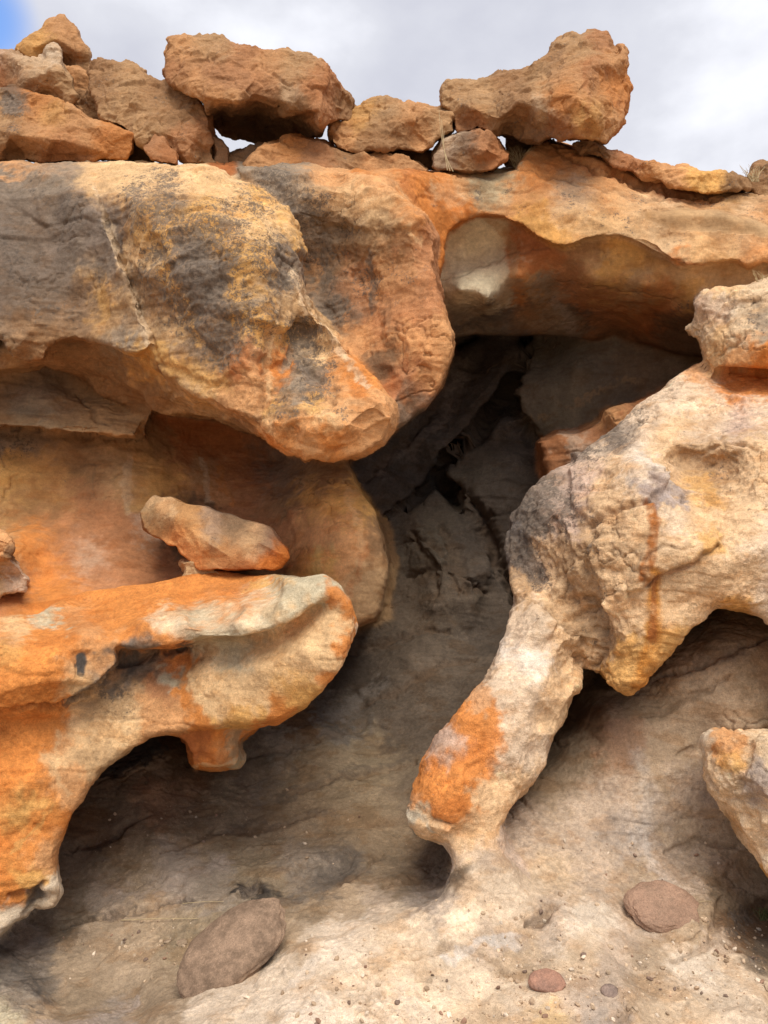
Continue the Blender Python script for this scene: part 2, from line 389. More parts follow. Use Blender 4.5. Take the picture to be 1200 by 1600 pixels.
M['cap_band'] = dict(R=26, K=18, back=6.3, out=[(330,262),(520,264),(640,267),(700,268),(760,268),(802,262),(830,232),(852,217),(880,226),(930,243),(1000,262),(1060,284),(1100,292),(1170,300),(1260,320),(1560,360),(1560,470),(1240,440),(1195,405),(1170,418),(1150,410),(1120,413),(1075,418),(1040,402),(1000,385),(962,369),(915,374),(885,388),(862,386),(838,372),(815,352),(780,340),(750,338),(722,348),(704,366),(696,388),(690,410),(660,470),(600,470)],
    d=[(400,270,3.8),(560,272,3.74),(600,300,3.60),(560,350,3.7),(690,275,3.86),(700,330,3.82),(690,390,3.84),(620,400,3.75),(650,300,3.68),(760,300,3.88),(852,222,4.05),(830,260,3.9),(870,320,3.78),(870,375,3.74),(930,300,3.8),(960,360,3.76),(1000,270,4.1),(1000,330,3.8),(1050,395,3.76),(1100,300,4.05),(1100,370,3.74),(1120,408,3.76),(1200,330,3.85),(1200,390,3.72),(1400,380,3.6),(780,330,3.86),(1150,345,3.8)])
M['hollow_ceiling'] = dict(R=16, K=8, back=6.3, out=[(640,330),(1130,330),(1260,380),(1260,540),(1120,560),(1080,554),(1030,545),(950,534),(850,523),(740,523),(700,530),(640,540)],
    d=[(700,360,4.08),(740,345,4.0),(700,430,4.12),(740,400,4.16),(790,380,4.12),(780,440,4.08),(812,430,3.99),(760,467,4.03),(720,455,4.04),(690,485,4.3),(740,480,4.3),(800,470,4.25),(760,500,4.42),(860,480,4.35),(740,518,4.6),(860,520,4.6),(840,400,3.96),(880,400,3.92),(930,400,3.90),(930,440,3.96),(860,450,4.18),(900,470,4.3),(960,500,4.5),(960,530,4.8),(1000,410,3.9),(1010,450,3.92),(1040,480,4.1),(1060,540,4.45),(1090,430,3.85),(1090,480,3.95),(1140,430,3.88),(1200,440,3.8)])
M['inner_block'] = dict(R=24, K=8, back=6.3, out=[(795,610),(803,575),(822,540),(850,500),(1000,500),(1150,510),(1150,700),(1000,680),(900,685),(850,690),(815,665)],
    d=[(820,600,4.9),(840,660,4.95),(900,580,4.75),(900,660,4.85),(1000,560,4.7),(1000,640,4.75),(1100,560,4.6),(850,540,5.1)])
M['pink_blocks'] = dict(R=16, K=6, back=6.3, out=[(838,690),(870,672),(900,672),(935,655),(945,640),(990,632),(1040,600),(1060,700),(950,800),(880,790),(845,730)],
    d=[(860,700,4.4),(900,700,4.3),(930,670,4.3),(960,660,4.15),(1000,640,4.2),(900,760,4.4)])
M['recess_block'] = dict(R=9, K=4, back=6.3, out=[(-330,500),(70,500),(220,575),(232,610),(226,655),(212,684),(120,676),(0,668),(-330,660)],
    d=[(0,580,3.85),(-200,600,3.75),(0,655,3.74),(100,600,3.92),(100,665,3.76),(150,600,3.98),(200,620,3.98),(205,675,3.80)])
M['recess_wall'] = dict(R=30, K=14, back=6.3, out=[(-330,500),(500,500),(530,700),(556,752),(585,800),(600,835),(606,872),(602,915),(594,955),(585,968),(560,978),(520,1010),(-330,1010)],
    d=[(-200,700,3.85),(-200,900,3.4),(0,600,4.1),(0,690,3.93),(100,690,3.97),(230,700,4.1),(300,680,4.3),(350,720,4.3),(430,720,4.35),(250,740,4.02),(330,760,4.12),(200,740,3.98),(90,760,3.98),(90,830,3.80),(200,800,3.93),(150,850,3.78),(230,870,3.80),(270,880,3.86),(60,800,3.92),(0,840,3.72),(20,860,3.55),(0,900,3.52),(60,900,3.62),(150,900,3.66),(0,940,3.35),(100,945,3.4),(200,915,3.55),(300,850,3.95),(400,800,4.05),(430,850,3.9),(460,790,3.85),(500,740,3.95),(510,780,3.72),(530,850,3.56),(480,880,3.66),(560,830,3.58),(575,900,3.58),(550,960,3.6),(440,890,3.75),(300,900,3.6)])
M['rock_ledge'] = dict(R=20, K=6, back=3.75, out=[(-330,965),(0,966),(60,962),(90,945),(130,930),(200,915),(290,899),(345,892),(425,903),(470,903),(507,899),(528,915),(546,940),(556,978),(546,1010),(522,1058),(482,1104),(432,1131),(385,1135),(340,1136),(285,1142),(235,1155),(182,1185),(142,1225),(112,1268),(94,1320),(91,1370),(95,1392),(84,1416),(50,1430),(22,1440),(0,1462),(-330,1660)],
    d=[(-200,1000,2.75),(-200,1200,2.75),(-200,1500,2.6),(0,972,3.0),(60,968,3.05),(0,1010,2.76),(80,1010,2.80),(130,995,2.86),(180,1010,2.9),(0,1080,2.70),(60,1070,2.74),(110,1060,2.80),(30,1112,2.76),(60,1104,2.78),
       (130,940,3.22),(200,960,3.0),(230,925,3.2),(300,940,3.14),(350,900,3.3),(380,930,3.2),(430,908,3.24),(250,968,2.90),(300,985,2.86),(330,972,2.80),(370,970,2.80),(400,955,2.80),(450,935,2.76),(505,903,2.78),(520,925,2.70),
       (290,1010,3.02),(350,1010,2.94),(400,1000,2.90),(460,965,2.84),(505,945,2.76),(548,970,2.72),(400,1040,2.78),(480,1020,2.68),(520,1000,2.66),(480,1080,2.72),(430,1110,2.78),(330,1060,2.86),(350,1110,2.84),(290,1090,2.90),(230,1080,2.95),(200,1020,3.02),(230,1040,3.0),(260,1130,2.92),(150,1090,2.93),(110,1120,2.92),(170,1150,2.92),(60,1130,2.86),(0,1130,2.82),(60,1220,2.76),(120,1180,2.86),(0,1250,2.74),(60,1300,2.78),(0,1380,2.72),(60,1380,2.76),(40,1420,2.80),(85,1390,2.80)])
M['ledge_top'] = dict(R=10, K=5, back=3.75, f=.5, tap=(130, .3), out=[(-330,965),(0,966),(60,962),(90,945),(130,930),(200,915),(290,899),(345,892),(425,903),(470,903),(507,899),(521,915),(514,932),(469,966),(417,986),(365,999),(312,1004),(286,1013),(208,1016),(184,1014),(187,1038),(152,1072),(100,1105),(40,1111),(0,1117),(-330,1125)],
    d=[(-200,1000,2.72),(0,972,2.96),(60,968,3.00),(0,1000,2.73),(80,1005,2.76),(130,990,2.82),(175,1004,2.84),(0,1080,2.67),(60,1070,2.70),(110,1060,2.75),(180,1030,2.84),(150,1060,2.82),(30,1105,2.74),(90,1098,2.80),(130,945,3.20),(100,975,2.98),(200,960,2.98),(230,922,3.22),(300,938,3.16),(350,900,3.3),(380,925,3.2),(430,908,3.2),(228,972,2.84),(290,960,2.84),(385,945,2.82),(443,908,2.80),(510,902,2.74),(512,925,2.70),(469,960,2.70),(417,980,2.72),(365,994,2.74),(312,998,2.77),(271,985,2.80),(286,1008,2.80),(208,1008,2.83),(300,978,2.76),(370,972,2.72),(440,940,2.72)])
M['hanging_stub'] = dict(R=10, K=22, back=3.8, out=[(240,1105),(425,1100),(400,1132),(376,1160),(382,1188),(372,1200),(340,1203),(305,1200),(292,1170),(275,1140)],
    d=[(260,1115,2.96),(400,1110,2.92),(290,1140,3.06),(340,1150,3.0),(340,1195,3.05),(375,1190,3.12),(380,1140,3.1),(305,1195,3.08)])
M['rock_pillar'] = dict(R=30, K=34, back=4.1, out=[(1088,560),(1130,575),(1200,582),(1560,590),(1560,1200),(1290,1060),(1215,992),(1190,965),(1160,953),(1122,952),(1085,982),(1042,1030),(1012,1068),(985,1084),(962,1080),(940,1052),(912,1045),(908,1070),(884,1130),(850,1195),(822,1235),(795,1262),(782,1290),(792,1335),(825,1370),(870,1420),(870,1520),(640,1520),(660,1450),(700,1420),(711,1390),(706,1350),(690,1327),(652,1303),(630,1270),(643,1232),(660,1180),(700,1130),(740,1080),(768,1040),(790,990),(804,945),(797,900),(789,860),(797,830),(818,785),(842,755),(900,720),(960,672),(1000,632),(1042,600)],
    d=[(1090,565,3.62),(1060,610,3.5),(1000,645,3.48),(1150,600,3.5),(1200,600,3.4),(1400,620,3.2),(1400,800,2.8),(1400,1000,2.7),(1100,640,3.36),(1180,650,3.22),(960,690,3.4),(900,735,3.36),(840,775,3.34),(805,850,3.34),(830,830,3.24),(870,800,3.14),(820,900,3.28),(870,880,3.12),
       (940,745,3.16),(1000,735,2.98),(1030,742,2.94),(960,780,3.02),(1050,690,3.14),(1070,720,3.16),(1130,690,3.05),(1130,735,3.08),(1190,690,3.0),(1100,760,3.02),(1180,770,2.88),(1040,770,2.92),(1000,800,2.86),(960,850,2.90),(1060,850,2.80),(1120,820,2.82),(1120,880,2.78),(1200,850,2.78),(1160,930,2.82),(1200,950,2.85),
       (900,850,3.02),(900,940,3.08),(870,950,3.08),(930,1000,3.02),(900,1030,3.14),(970,900,2.88),(980,980,2.88),(975,1060,2.92),(1020,980,2.86),(1060,960,2.86),(1020,890,2.82),(1100,930,2.84),
       (840,960,2.95),(880,1000,2.98),(800,1030,2.96),(850,1060,2.86),(880,1090,2.92),(780,1090,2.84),(720,1150,2.80),(800,1150,2.80),(840,1180,2.88),(680,1190,2.82),(720,1220,2.72),(660,1262,2.78),(700,1280,2.72),(780,1230,2.80),(745,1300,2.76),(680,1300,2.78),(745,1370,2.72),(740,1430,2.70),(680,1450,2.78),(800,1420,2.80),(860,1480,2.85),(720,1500,2.85),(690,1400,2.78)])
M['pillar_knob'] = dict(R=26, K=4, back=4.6, out=[(1066,516),(1080,498),(1086,470),(1098,455),(1125,447),(1165,446),(1230,430),(1560,420),(1560,600),(1200,585),(1150,578),(1110,583),(1092,560),(1088,532)],
    d=[(1075,515,3.66),(1100,480,3.55),(1130,470,3.5),(1110,530,3.5),(1150,520,3.40),(1200,480,3.36),(1200,540,3.3),(1150,560,3.4),(1110,570,3.52),(1400,500,3.1)])
M['edge_rock'] = dict(R=26, K=6, back=3.4, out=[(1101,1186),(1106,1158),(1116,1150),(1145,1150),(1165,1144),(1200,1140),(1560,1110),(1560,1560),(1290,1440),(1200,1388),(1182,1362),(1155,1312),(1130,1268),(1106,1236)],
    d=[(1110,1180,2.74),(1130,1160,2.70),(1150,1200,2.60),(1200,1160,2.56),(1200,1250,2.5),(1120,1230,2.70),(1160,1290,2.62),(1200,1370,2.56),(1400,1200,2.4),(1400,1400,2.35)])
M['floor'] = dict(R=20, K=34, back=9, out=[(-400,300),(1700,300),(1700,2200),(-400,2200)],
    d=[(-300,1750,2.1),(300,1750,2.05),(700,1750,2.0),(1400,1750,2.0),(-200,1600,2.45),(0,1600,2.42),(130,1590,2.5),(250,1590,2.46),(330,1590,2.34),(450,1600,2.28),(600,1600,2.28),(750,1600,2.28),(900,1600,2.28),(1060,1600,2.3),(1200,1600,2.3),(1400,1600,2.2),
       (0,1560,2.52),(40,1500,2.95),(0,1480,3.0),(100,1560,2.75),(200,1570,2.68),(290,1560,2.58),(200,1500,2.90),(330,1500,2.76),(420,1450,2.82),(100,1440,3.15),(240,1440,3.08),(330,1420,3.05),(450,1400,3.02),(560,1400,2.98),(650,1400,2.95),
       (400,1540,2.48),(470,1490,2.60),(560,1450,2.72),(640,1430,2.78),(500,1560,2.40),(600,1500,2.52),(650,1560,2.40),(520,1470,2.66),
       (120,1370,3.35),(160,1300,3.5),(100,1250,3.55),(250,1350,3.38),(400,1340,3.36),(560,1330,3.3),(660,1350,3.2),(200,1230,3.62),(300,1250,3.7),(400,1230,3.8),(560,1220,3.8),(640,1280,3.5),(620,1180,4.0),(500,1150,4.1),(560,1090,4.4),(700,1080,4.3),(640,1020,4.45),(700,980,4.6),(780,960,4.7),(620,940,4.85),
       (640,900,5.1),(700,900,4.95),(780,900,4.85),(620,830,5.2),(690,830,4.95),(740,820,4.95),(760,870,4.85),(800,850,4.95),(600,760,5.3),(560,720,5.4),(650,700,5.35),(620,780,5.2),(700,770,5.5),(740,760,4.95),(800,740,4.9),(830,700,5.1),(760,700,5.1),(720,640,5.3),(780,640,5.45),(700,570,5.5),(780,560,5.6),(800,600,5.7),(600,600,5.4),(900,600,5.4),(-200,700,5),(200,700,5),(-200,1300,3.4),(0,1300,3.4),
       (860,1000,4.5),(870,1100,3.7),(890,1160,3.30),(840,1230,3.18),(800,1290,3.04),(850,1310,2.98),(920,1260,3.08),(945,1180,3.14),(950,1110,3.20),(1000,1110,3.18),(1060,1050,3.18),(1120,1000,3.18),(1180,1010,3.08),(1100,1150,3.12),(1000,1200,3.10),(1100,1250,3.05),(1200,1150,3.04),(1400,1200,3.1),(1400,1400,2.9),(1400,1000,3.3),
       (880,1370,2.86),(820,1380,2.80),(960,1330,2.96),(1060,1330,3.0),(1130,1330,2.98),(1180,1430,2.90),(1200,1480,2.74),(1120,1420,2.80),(1030,1400,2.80),(930,1430,2.70),(860,1450,2.62),(840,1440,2.68),(880,1420,2.68),(1000,1480,2.60),(1080,1470,2.62),(1080,1440,2.66),(1150,1500,2.60),(780,1500,2.54),(900,1520,2.46),(1050,1540,2.44),(1180,1540,2.48),(720,1480,2.58)])

# the pale shelf that runs down to the left from the foot of the pillar, and the slabs jammed at the back of the cave
M['foreground_shelf'] = dict(R=24, K=40, back=5, out=[(240,1800),(262,1610),(300,1588),(340,1570),(385,1540),(420,1512),(455,1490),(520,1462),(580,1438),(640,1422),(690,1404),(708,1375),(730,1345),(760,1330),(790,1348),(825,1400),(890,1445),(970,1510),(1040,1620),(1060,1800)],
    d=[(260,1750,2.0),(300,1600,2.34),(350,1570,2.44),(420,1520,2.50),(500,1480,2.56),(600,1445,2.66),(700,1420,2.64),(730,1370,2.70),(760,1350,2.72),(790,1400,2.68),(760,1440,2.60),(860,1450,2.62),(500,1560,2.34),(600,1500,2.48),(700,1500,2.50),(800,1500,2.52),(880,1540,2.42),(450,1600,2.24),(650,1590,2.26),(900,1600,2.26),(600,1750,1.98),(900,1750,1.98)])
M['back_slab'] = dict(R=14, K=12, back=8, f=.7, out=[(500,690),(600,660),(660,610),(700,555),(740,530),(800,520),(826,552),(790,600),(762,640),(715,690),(668,735),(648,780),(604,806),(540,800)],
    d=[(540,700,5.0),(620,680,5.1),(600,760,4.9),(650,740,5.15),(700,640,5.2),(680,690,5.0),(750,560,5.3),(790,570,5.1),(740,630,5.1)])
M['back_boulder'] = dict(R=12, K=22, back=8, f=.9, out=[(690,738),(716,704),(760,662),(830,640),(870,690),(880,790),(830,880),(806,945),(786,900),(764,842),(730,800)],
    d=[(716,740,5.0),(760,690,5.05),(830,680,5.05),(750,770,4.90),(790,740,4.86),(840,760,4.9),(775,830,4.88),(800,880,4.80),(830,850,4.85)])
M['back_fan'] = dict(R=14, K=10, back=8, f=.6, out=[(606,812),(650,792),(680,765),(715,800),(742,845),(768,880),(792,930),(780,975),(700,990),(600,985),(590,900)],
    d=[(620,830,5.0),(650,810,4.9),(680,790,4.95),(660,850,4.75),(700,830,4.85),(640,900,4.85),(690,880,4.65),(720,870,4.8),(740,900,4.6),(760,920,4.75),(620,960,4.8),(680,950,4.6),(740,960,4.6),(780,960,4.8)])
for _n, _f in dict(overhang_nose=.9, cap_band=.35, hollow_ceiling=.15, inner_block=.3, pink_blocks=.5, recess_block=.3, recess_wall=.3, rock_ledge=.35, hanging_stub=.2, rock_pillar=.6, pillar_knob=.5, edge_rock=.6, floor=.2, foreground_shelf=.3).items(): M[_n]['f'] = _f
for _n, _r in dict(overhang_nose=9, cap_band=9, hollow_ceiling=10, recess_block=6, recess_wall=22, rock_ledge=14, rock_pillar=22, pillar_knob=16, edge_rock=16).items(): M[_n]['R'] = _r
for _n, _t in dict(rock_ledge=(130, .3), rock_pillar=(110, .35), edge_rock=(90, .35), pillar_knob=(120, .3)).items(): M[_n]['tap'] = _t
M['back_fan']['K'] = 60; M['rock_pillar']['K'] = 50
M['floor']['K'] = 26
for _n in ('back_slab', 'back_boulder', 'floor'): M[_n] = M.pop(_n)
XS, YS, WS = 4.2, 4.2, 4.9
gx = np.arange(-240, 1445, XS); gy = np.arange(175, 1745, YS); gw = np.arange(math.log(1.95)*F, math.log(6.75)*F, WS)
GX, GY = np.meshgrid(gx, gy, indexing='ij')
V = np.full((len(gx), len(gy), len(gw)), 60, np.float32); ID = np.zeros(V.shape, np.int8)
names = list(M)
for mi, nm in enumerate(names):
    m = M[nm]; xs = [p[0] for p in m['out']]; ys = [p[1] for p in m['out']]; pad = 60
    i0, i1 = np.searchsorted(gx, [min(xs)-pad, max(xs)+pad]); j0, j1 = np.searchsorted(gy, [min(ys)-pad, max(ys)+pad])
    X, Y = GX[i0:i1, j0:j1], GY[i0:i1, j0:j1]
    # outlines get a natural waviness
    wob = 4*np.sin(X*.047+Y*.031+mi)+3*np.sin(X*.021-Y*.083+2*mi)
    s2 = (poly_sd(m['out'], X, Y)+wob*.35).astype(np.float32)
    D = rbf([(a, b, math.log(c)*F) for a, b, c in m['d']], X, Y, m.get('c', 6.))
    if m.get('f'): D = D*(1-m['f'])+linear(m['d'], X, Y, D)*m['f']
    D = D.astype(np.float32)
    f = np.maximum(D[:, :, None]-gw.astype(np.float32), gw.astype(np.float32)-math.log(m['back'])*F)
    f *= .8
    s3 = s2[:, :, None]
    if m.get('tap'): s3 = s3+np.maximum(gw.astype(np.float32)-D[:, :, None]-m['tap'][0], 0)*np.float32(m['tap'][1])
    f = rmax(f, s3, np.float32(m['R']))
    blk = V[i0:i1, j0:j1]; ib = ID[i0:i1, j0:j1]
    ib[f < blk] = mi
    V[i0:i1, j0:j1] = smin(blk, f, np.float32(m['K']))
    del f
V[0] = V[-1] = 5; V[:, 0] = 5; V[:, -1] = 5; V[:, :, 0] = 5; V[:, :, -1] = 5     # close the block at its far sides
print('field', time.time()-T0)
vi, q = surface_nets(V); del V
lim = np.array([len(gx), len(gy), len(gw)])-2.6
edge_v = ((vi < 1.6) | (vi > lim)).any(1) | (gw[0]+vi[:, 2]*WS > math.log(6.25)*F)
q = q[~edge_v[q].all(1)]; _u, q = np.unique(q, return_inverse=True); q = q.reshape(-1, 4); vi = vi[_u]
print('nets', len(vi), len(q), time.time()-T0)
def idx2world(v): return P(gx[0]+v[:, 0]*XS, gy[0]+v[:, 1]*YS, np.exp((gw[0]+v[:, 2]*WS)/F))
v = idx2world(vi)
v, q = subdivide(v, q)
print('sub', len(v), time.time()-T0)
px, py = proj(v)
wi = (np.log(np.maximum(v[:, 1], .1))*F-gw[0])/WS
vid = ID[np.clip(np.round((px-gx[0])/XS).astype(int), 0, len(gx)-1), np.clip(np.round((py-gy[0])/YS).astype(int), 0, len(gy)-1), np.clip(np.round(wi).astype(int), 0, len(gw)-1)]
del ID
for _a in ('foreground_shelf', 'back_slab', 'back_boulder', 'back_fan'): vid[vid == names.index(_a)] = names.index('floor')
vid[vid == names.index('ledge_top')] = names.index('rock_ledge')
for _a in ('lower_nose', 'saddle', 'left_plate', 'under_face'): vid[vid == names.index(_a)] = names.index('overhang')
def isin(*ns): return np.isin(vid, [names.index(n) for n in ns])
# --- weathering in three dimensions
n = normals(v, q)
amp = np.ones(len(v)); 
amp[isin('hollow_ceiling', 'inner_block')] = .35
amp[isin('recess_wall')] = .55; amp[isin('rock_ledge')] = .6; amp[isin('floor')] = .75
rough_spots = mask([(350,400,130,1), (400,520,110,1), (900,870,90,1.3), (920,980,70,1.5), (1120,710,80,1), (860,830,70,1.2), (620,580,60,.3), (460,650,60,.8), (1100,500,80,.6), (300,650,50,.4), (200,1080,60,.5), (1150,1230,80,1), (540,640,40,.2)], px, py)*(~isin('floor', 'recess_wall', 'hollow_ceiling'))
c1, e1 = chips(v, 5.5, 11); c2, e2 = chips(v*np.array([1, 1, 1.6]), 15., 12); c3, _ = chips(v, 42., 13)
rg = .10-np.abs(perlin(v*2.3+3, 31)); rg2 = .10-np.abs(perlin(v*np.array([5.5, 5.5, 8.])+7, 32))
d = .012*fbm(v*3.1, 3, 1)*amp + .065*rg*amp + .035*rg2*amp + c1*.15*amp*(.45+rough_spots) + c2*.085*amp*(.3+rough_spots) + c3*.14*amp*(.1+rough_spots*.8)
st = fbm(v*np.array([2.2, 2.2, 17.]), 4, 21)
d += .005*st*amp*(.4+rough_spots)
bm_ = smooth(-.15, .35, fbm(v*1.9+11, 3, 71))
d += (.016*beds(v, 9., 72)*bm_ + .008*beds(v, 27., 74, .3)*smooth(-.1, .3, fbm(v*3.+5, 3, 73)))*np.maximum(amp, .45)*(1+.6*isin('floor'))*np.where(isin('rock_pillar') & (py > 900) & (px < 930), .25, 1)
d += .004*fbm(v*14., 4, 2)*amp*(.35+rough_spots) + .016*(.1-np.abs(perlin(v*12., 36)))*amp*(.5+rough_spots) + .008*(.1-np.abs(perlin(v*25., 37)))*amp*(.5+rough_spots) + .0022*fbm(v*60., 3, 3)*(.5+amp)
v = v+n*d[:, None]
# cracks: (line, width px, depth m, masses)
CR = [([(0,668),(60,670),(120,679),(180,686),(215,684)], 4, .02, ('recess_block','recess_wall')),
      ([(120,610),(140,640),(170,668)], 4, .012, ('recess_block',)),
      ([(-20,1117),(40,1111),(97,1104),(130,1088),(155,1070),(187,1038),(230,1026),(290,1012)], 4.5, .03, ('rock_ledge',)),
      ([(110,1110),(150,1090),(175,1070),(200,1062)], 5, .012, ('rock_ledge',)),
      ([(825,545),(800,590),(772,640),(745,680),(705,705),(680,745)], 11, .14, ('floor','inner_block')),
      ([(680,745),(715,765),(745,800),(772,850),(790,890),(803,940)], 11, .13, ('floor',)),
      ([(680,748),(650,780),(605,806)], 6, .07, ('floor',)),
      ([(795,610),(806,650),(830,685),(850,700)], 9, .10, ('floor','inner_block')),
      ([(560,760),(620,700),(680,640)], 7, .03, ('floor',)),
      ([(640,830),(670,880),(680,930)], 9, .03, ('floor',)),
      ([(690,820),(715,870),(730,930)], 9, .03, ('floor',)),
      ([(540,1020),(600,1000),(650,985),(700,984)], 7, .022, ('floor',)),
      ([(560,1105),(620,1085),(690,1040),(740,1030)], 7, .018, ('floor',)),
      ([(450,1240),(520,1215),(600,1200),(650,1190)], 6, .016, ('floor',)),
      ([(380,1180),(450,1170),(520,1150),(570,1130)], 8, .016, ('floor',)),
      ([(560,1290),(620,1275),(660,1290)], 6, .014, ('floor',)),
      ([(250,1330),(330,1300),(420,1290),(500,1270)], 6, .014, ('floor',)),
      ([(600,1390),(650,1370),(700,1330)], 6, .014, ('floor',)),
      ([(380,1395),(392,1385),(406,1388)], 10, .04, ('floor',)),
      ([(130,1325),(160,1308),(190,1296)], 8, .03, ('floor',)),
      ([(640,900),(700,880),(720,930)], 6, .03, ('floor',)),
      ([(620,850),(660,840),(700,870),(760,930)], 5, .03, ('floor',)),
      ([(1000,1120),(1060,1100),(1140,1060)], 6, .012, ('floor',)),
      ([(1060,1180),(1130,1150),(1200,1140)], 6, .012, ('floor',)),
      ([(1040,1330),(1090,1310),(1150,1320)], 6, .012, ('floor',)),
      ([(640,1500),(700,1480),(760,1490),(800,1530)], 6, .010, ('floor',)),
      ([(1050,1500),(1100,1480),(1120,1440),(1130,1400)], 7, .016, ('floor',)),
      ([(1115,555),(1135,545),(1165,525)], 4, .012, ('pillar_knob',)),
      ([(925,818),(960,802),(1000,790),(1020,788)], 4, .018, ('rock_pillar',)),
      ([(1005,915),(1040,897),(1085,880),(1125,850)], 5, .025, ('rock_pillar',)),
      ([(1010,742),(1050,745),(1075,770),(1055,790)], 4, .012, ('rock_pillar',)),
      ([(930,1040),(945,1010),(935,960),(915,930)], 9, .03, ('rock_pillar',)),
      ([(840,935),(870,960),(895,985),(915,1010)], 7, .02, ('rock_pillar',)),
      ([(890,240),(930,262),(1000,290),(1060,305),(1120,312)], 5, .035, ('cap_band',)),
      ([(800,262),(900,282),(990,310),(1080,318)], 3, .008, ('cap_band',)),
      ([(860,216),(880,240),(940,270)], 4, .01, ('cap_band',)),
      ([(690,440),(740,420),(800,395),(860,388)], 2.5, .006, ('hollow_ceiling',)),
      ([(870,440),(930,448),(1000,460),(1060,470)], 2.5, .006, ('hollow_ceiling',)),
      ([(110,1330),(150,1310),(190,1290),(230,1275)], 6, .02, ('floor',)),
      ([(90,1445),(170,1428),(240,1415),(320,1400)], 5, .02, ('floor',)),
      ([(400,1420),(480,1400),(540,1370),(600,1330)], 5, .014, ('floor',)),
      ([(820,1445),(842,1438),(856,1425),(866,1412)], 9, .03, ('floor','rock_pillar')),
      ([(1020,1060),(1080,1045),(1160,1010),(1200,990)], 5, .02, ('floor',)),
      ([(15,1400),(50,1395),(70,1380)], 8, .03, ('rock_ledge',)),
      ([(636,1262),(665,1277),(700,1285)], 4, .015, ('rock_pillar',)),
      ([(420,560),(408,600),(405,640)], 7, .02, ('overhang',)),
      ([(470,560),(495,585),(520,600),(515,640)], 8, .02, ('overhang',)),
      ([(560,640),(600,650)], 3, .004, ('overhang_nose',))]
wx = px+5*fbm(v*16, 3, 41)*2; wy = py+5*fbm(v*16, 3, 42)*2
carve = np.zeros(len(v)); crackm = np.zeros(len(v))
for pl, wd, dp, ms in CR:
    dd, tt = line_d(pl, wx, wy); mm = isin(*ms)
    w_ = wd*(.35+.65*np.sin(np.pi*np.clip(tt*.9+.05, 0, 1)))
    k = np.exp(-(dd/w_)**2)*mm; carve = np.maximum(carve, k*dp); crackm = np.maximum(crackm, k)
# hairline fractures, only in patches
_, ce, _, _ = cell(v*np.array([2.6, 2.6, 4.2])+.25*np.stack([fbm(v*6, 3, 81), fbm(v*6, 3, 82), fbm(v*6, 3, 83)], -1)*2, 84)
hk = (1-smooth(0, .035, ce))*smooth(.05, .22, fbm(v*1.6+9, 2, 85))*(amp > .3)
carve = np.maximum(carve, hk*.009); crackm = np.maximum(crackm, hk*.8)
# raised flakes with a broken edge: (outline, height m, edge px, masses)
FL = [([(415,1400),(450,1360),(520,1335),(555,1335),(540,1370),(480,1400)], -.022, 7, ('floor',)),
      ([(250,1500),(320,1440),(300,1480),(270,1530)], -.012, 8, ('floor',)),
      ([(860,1420),(930,1400),(990,1440),(960,1500),(880,1490)], .010, 9, ('floor',)),
      ([(1060,1540),(1150,1510),(1200,1540),(1190,1600),(1080,1600)], .012, 8, ('floor',)),
      ([(560,1080),(640,1040),(720,1060),(660,1120),(580,1140)], .014, 9, ('floor',)),
      ([(420,1150),(500,1130),(560,1150),(500,1190),(420,1200)], .014, 9, ('floor',)),
      ([(150,300),(200,300),(330,300),(450,330),(480,420),(450,560),(330,600),(250,560),(225,500),(190,400)], .022, 5, ('overhang',)),
      ([(900,715),(1005,722),(1040,738),(1035,765),(1005,790),(930,815),(890,790)], .03, 5, ('rock_pillar',)),
      ([(935,820),(1015,790),(1125,790),(1130,850),(1085,882),(1005,915),(960,960),(930,900)], .025, 5, ('rock_pillar',)),
      ([(1030,700),(1075,690),(1120,672),(1190,682),(1215,720),(1160,745),(1110,765),(1060,755)], -.012, 26, ('rock_pillar',)),
      ([(500,300),(610,290),(665,345),(640,360),(560,360),(510,330)], .02, 6, ('overhang_nose',)),
      ([(550,400),(585,390),(600,540),(560,560)], -.015, 8, ('overhang_nose',)),
      ([(405,650),(450,620),(520,640),(540,690),(480,712),(430,690)], .018, 6, ('overhang',)),
      ([(640,1262),(668,1274),(700,1290),(670,1312),(650,1300)], .02, 4, ('rock_pillar',)),
      ([(115,1020),(140,1020),(138,1060),(120,1055)], -.012, 6, ('rock_ledge',)),
      ([(60,1392),(85,1400),(60,1428),(30,1430)], -.025, 5, ('rock_ledge',)),
      ([(1100,1150),(1160,1150),(1150,1230),(1120,1240)], .02, 6, ('edge_rock',))]
for pl, hh, ed, ms in FL:
    s = poly_sd(pl, wx, wy); carve -= hh*smooth(ed, -ed, s)*isin(*ms)
# wind-pitted honeycomb
pit = mask([(1120,715,60,1), (930,990,60,.9), (900,900,60,.6), (860,830,60,.5), (500,660,60,.4), (390,520,70,.4), (1110,500,60,.3)], px, py)*(~isin('floor'))
pc, pe, _, _ = cell(v*26, 77)
carve += pit*smooth(.45, .1, pc)*.014
v = v-n*carve[:, None]
print('displaced', time.time()-T0)
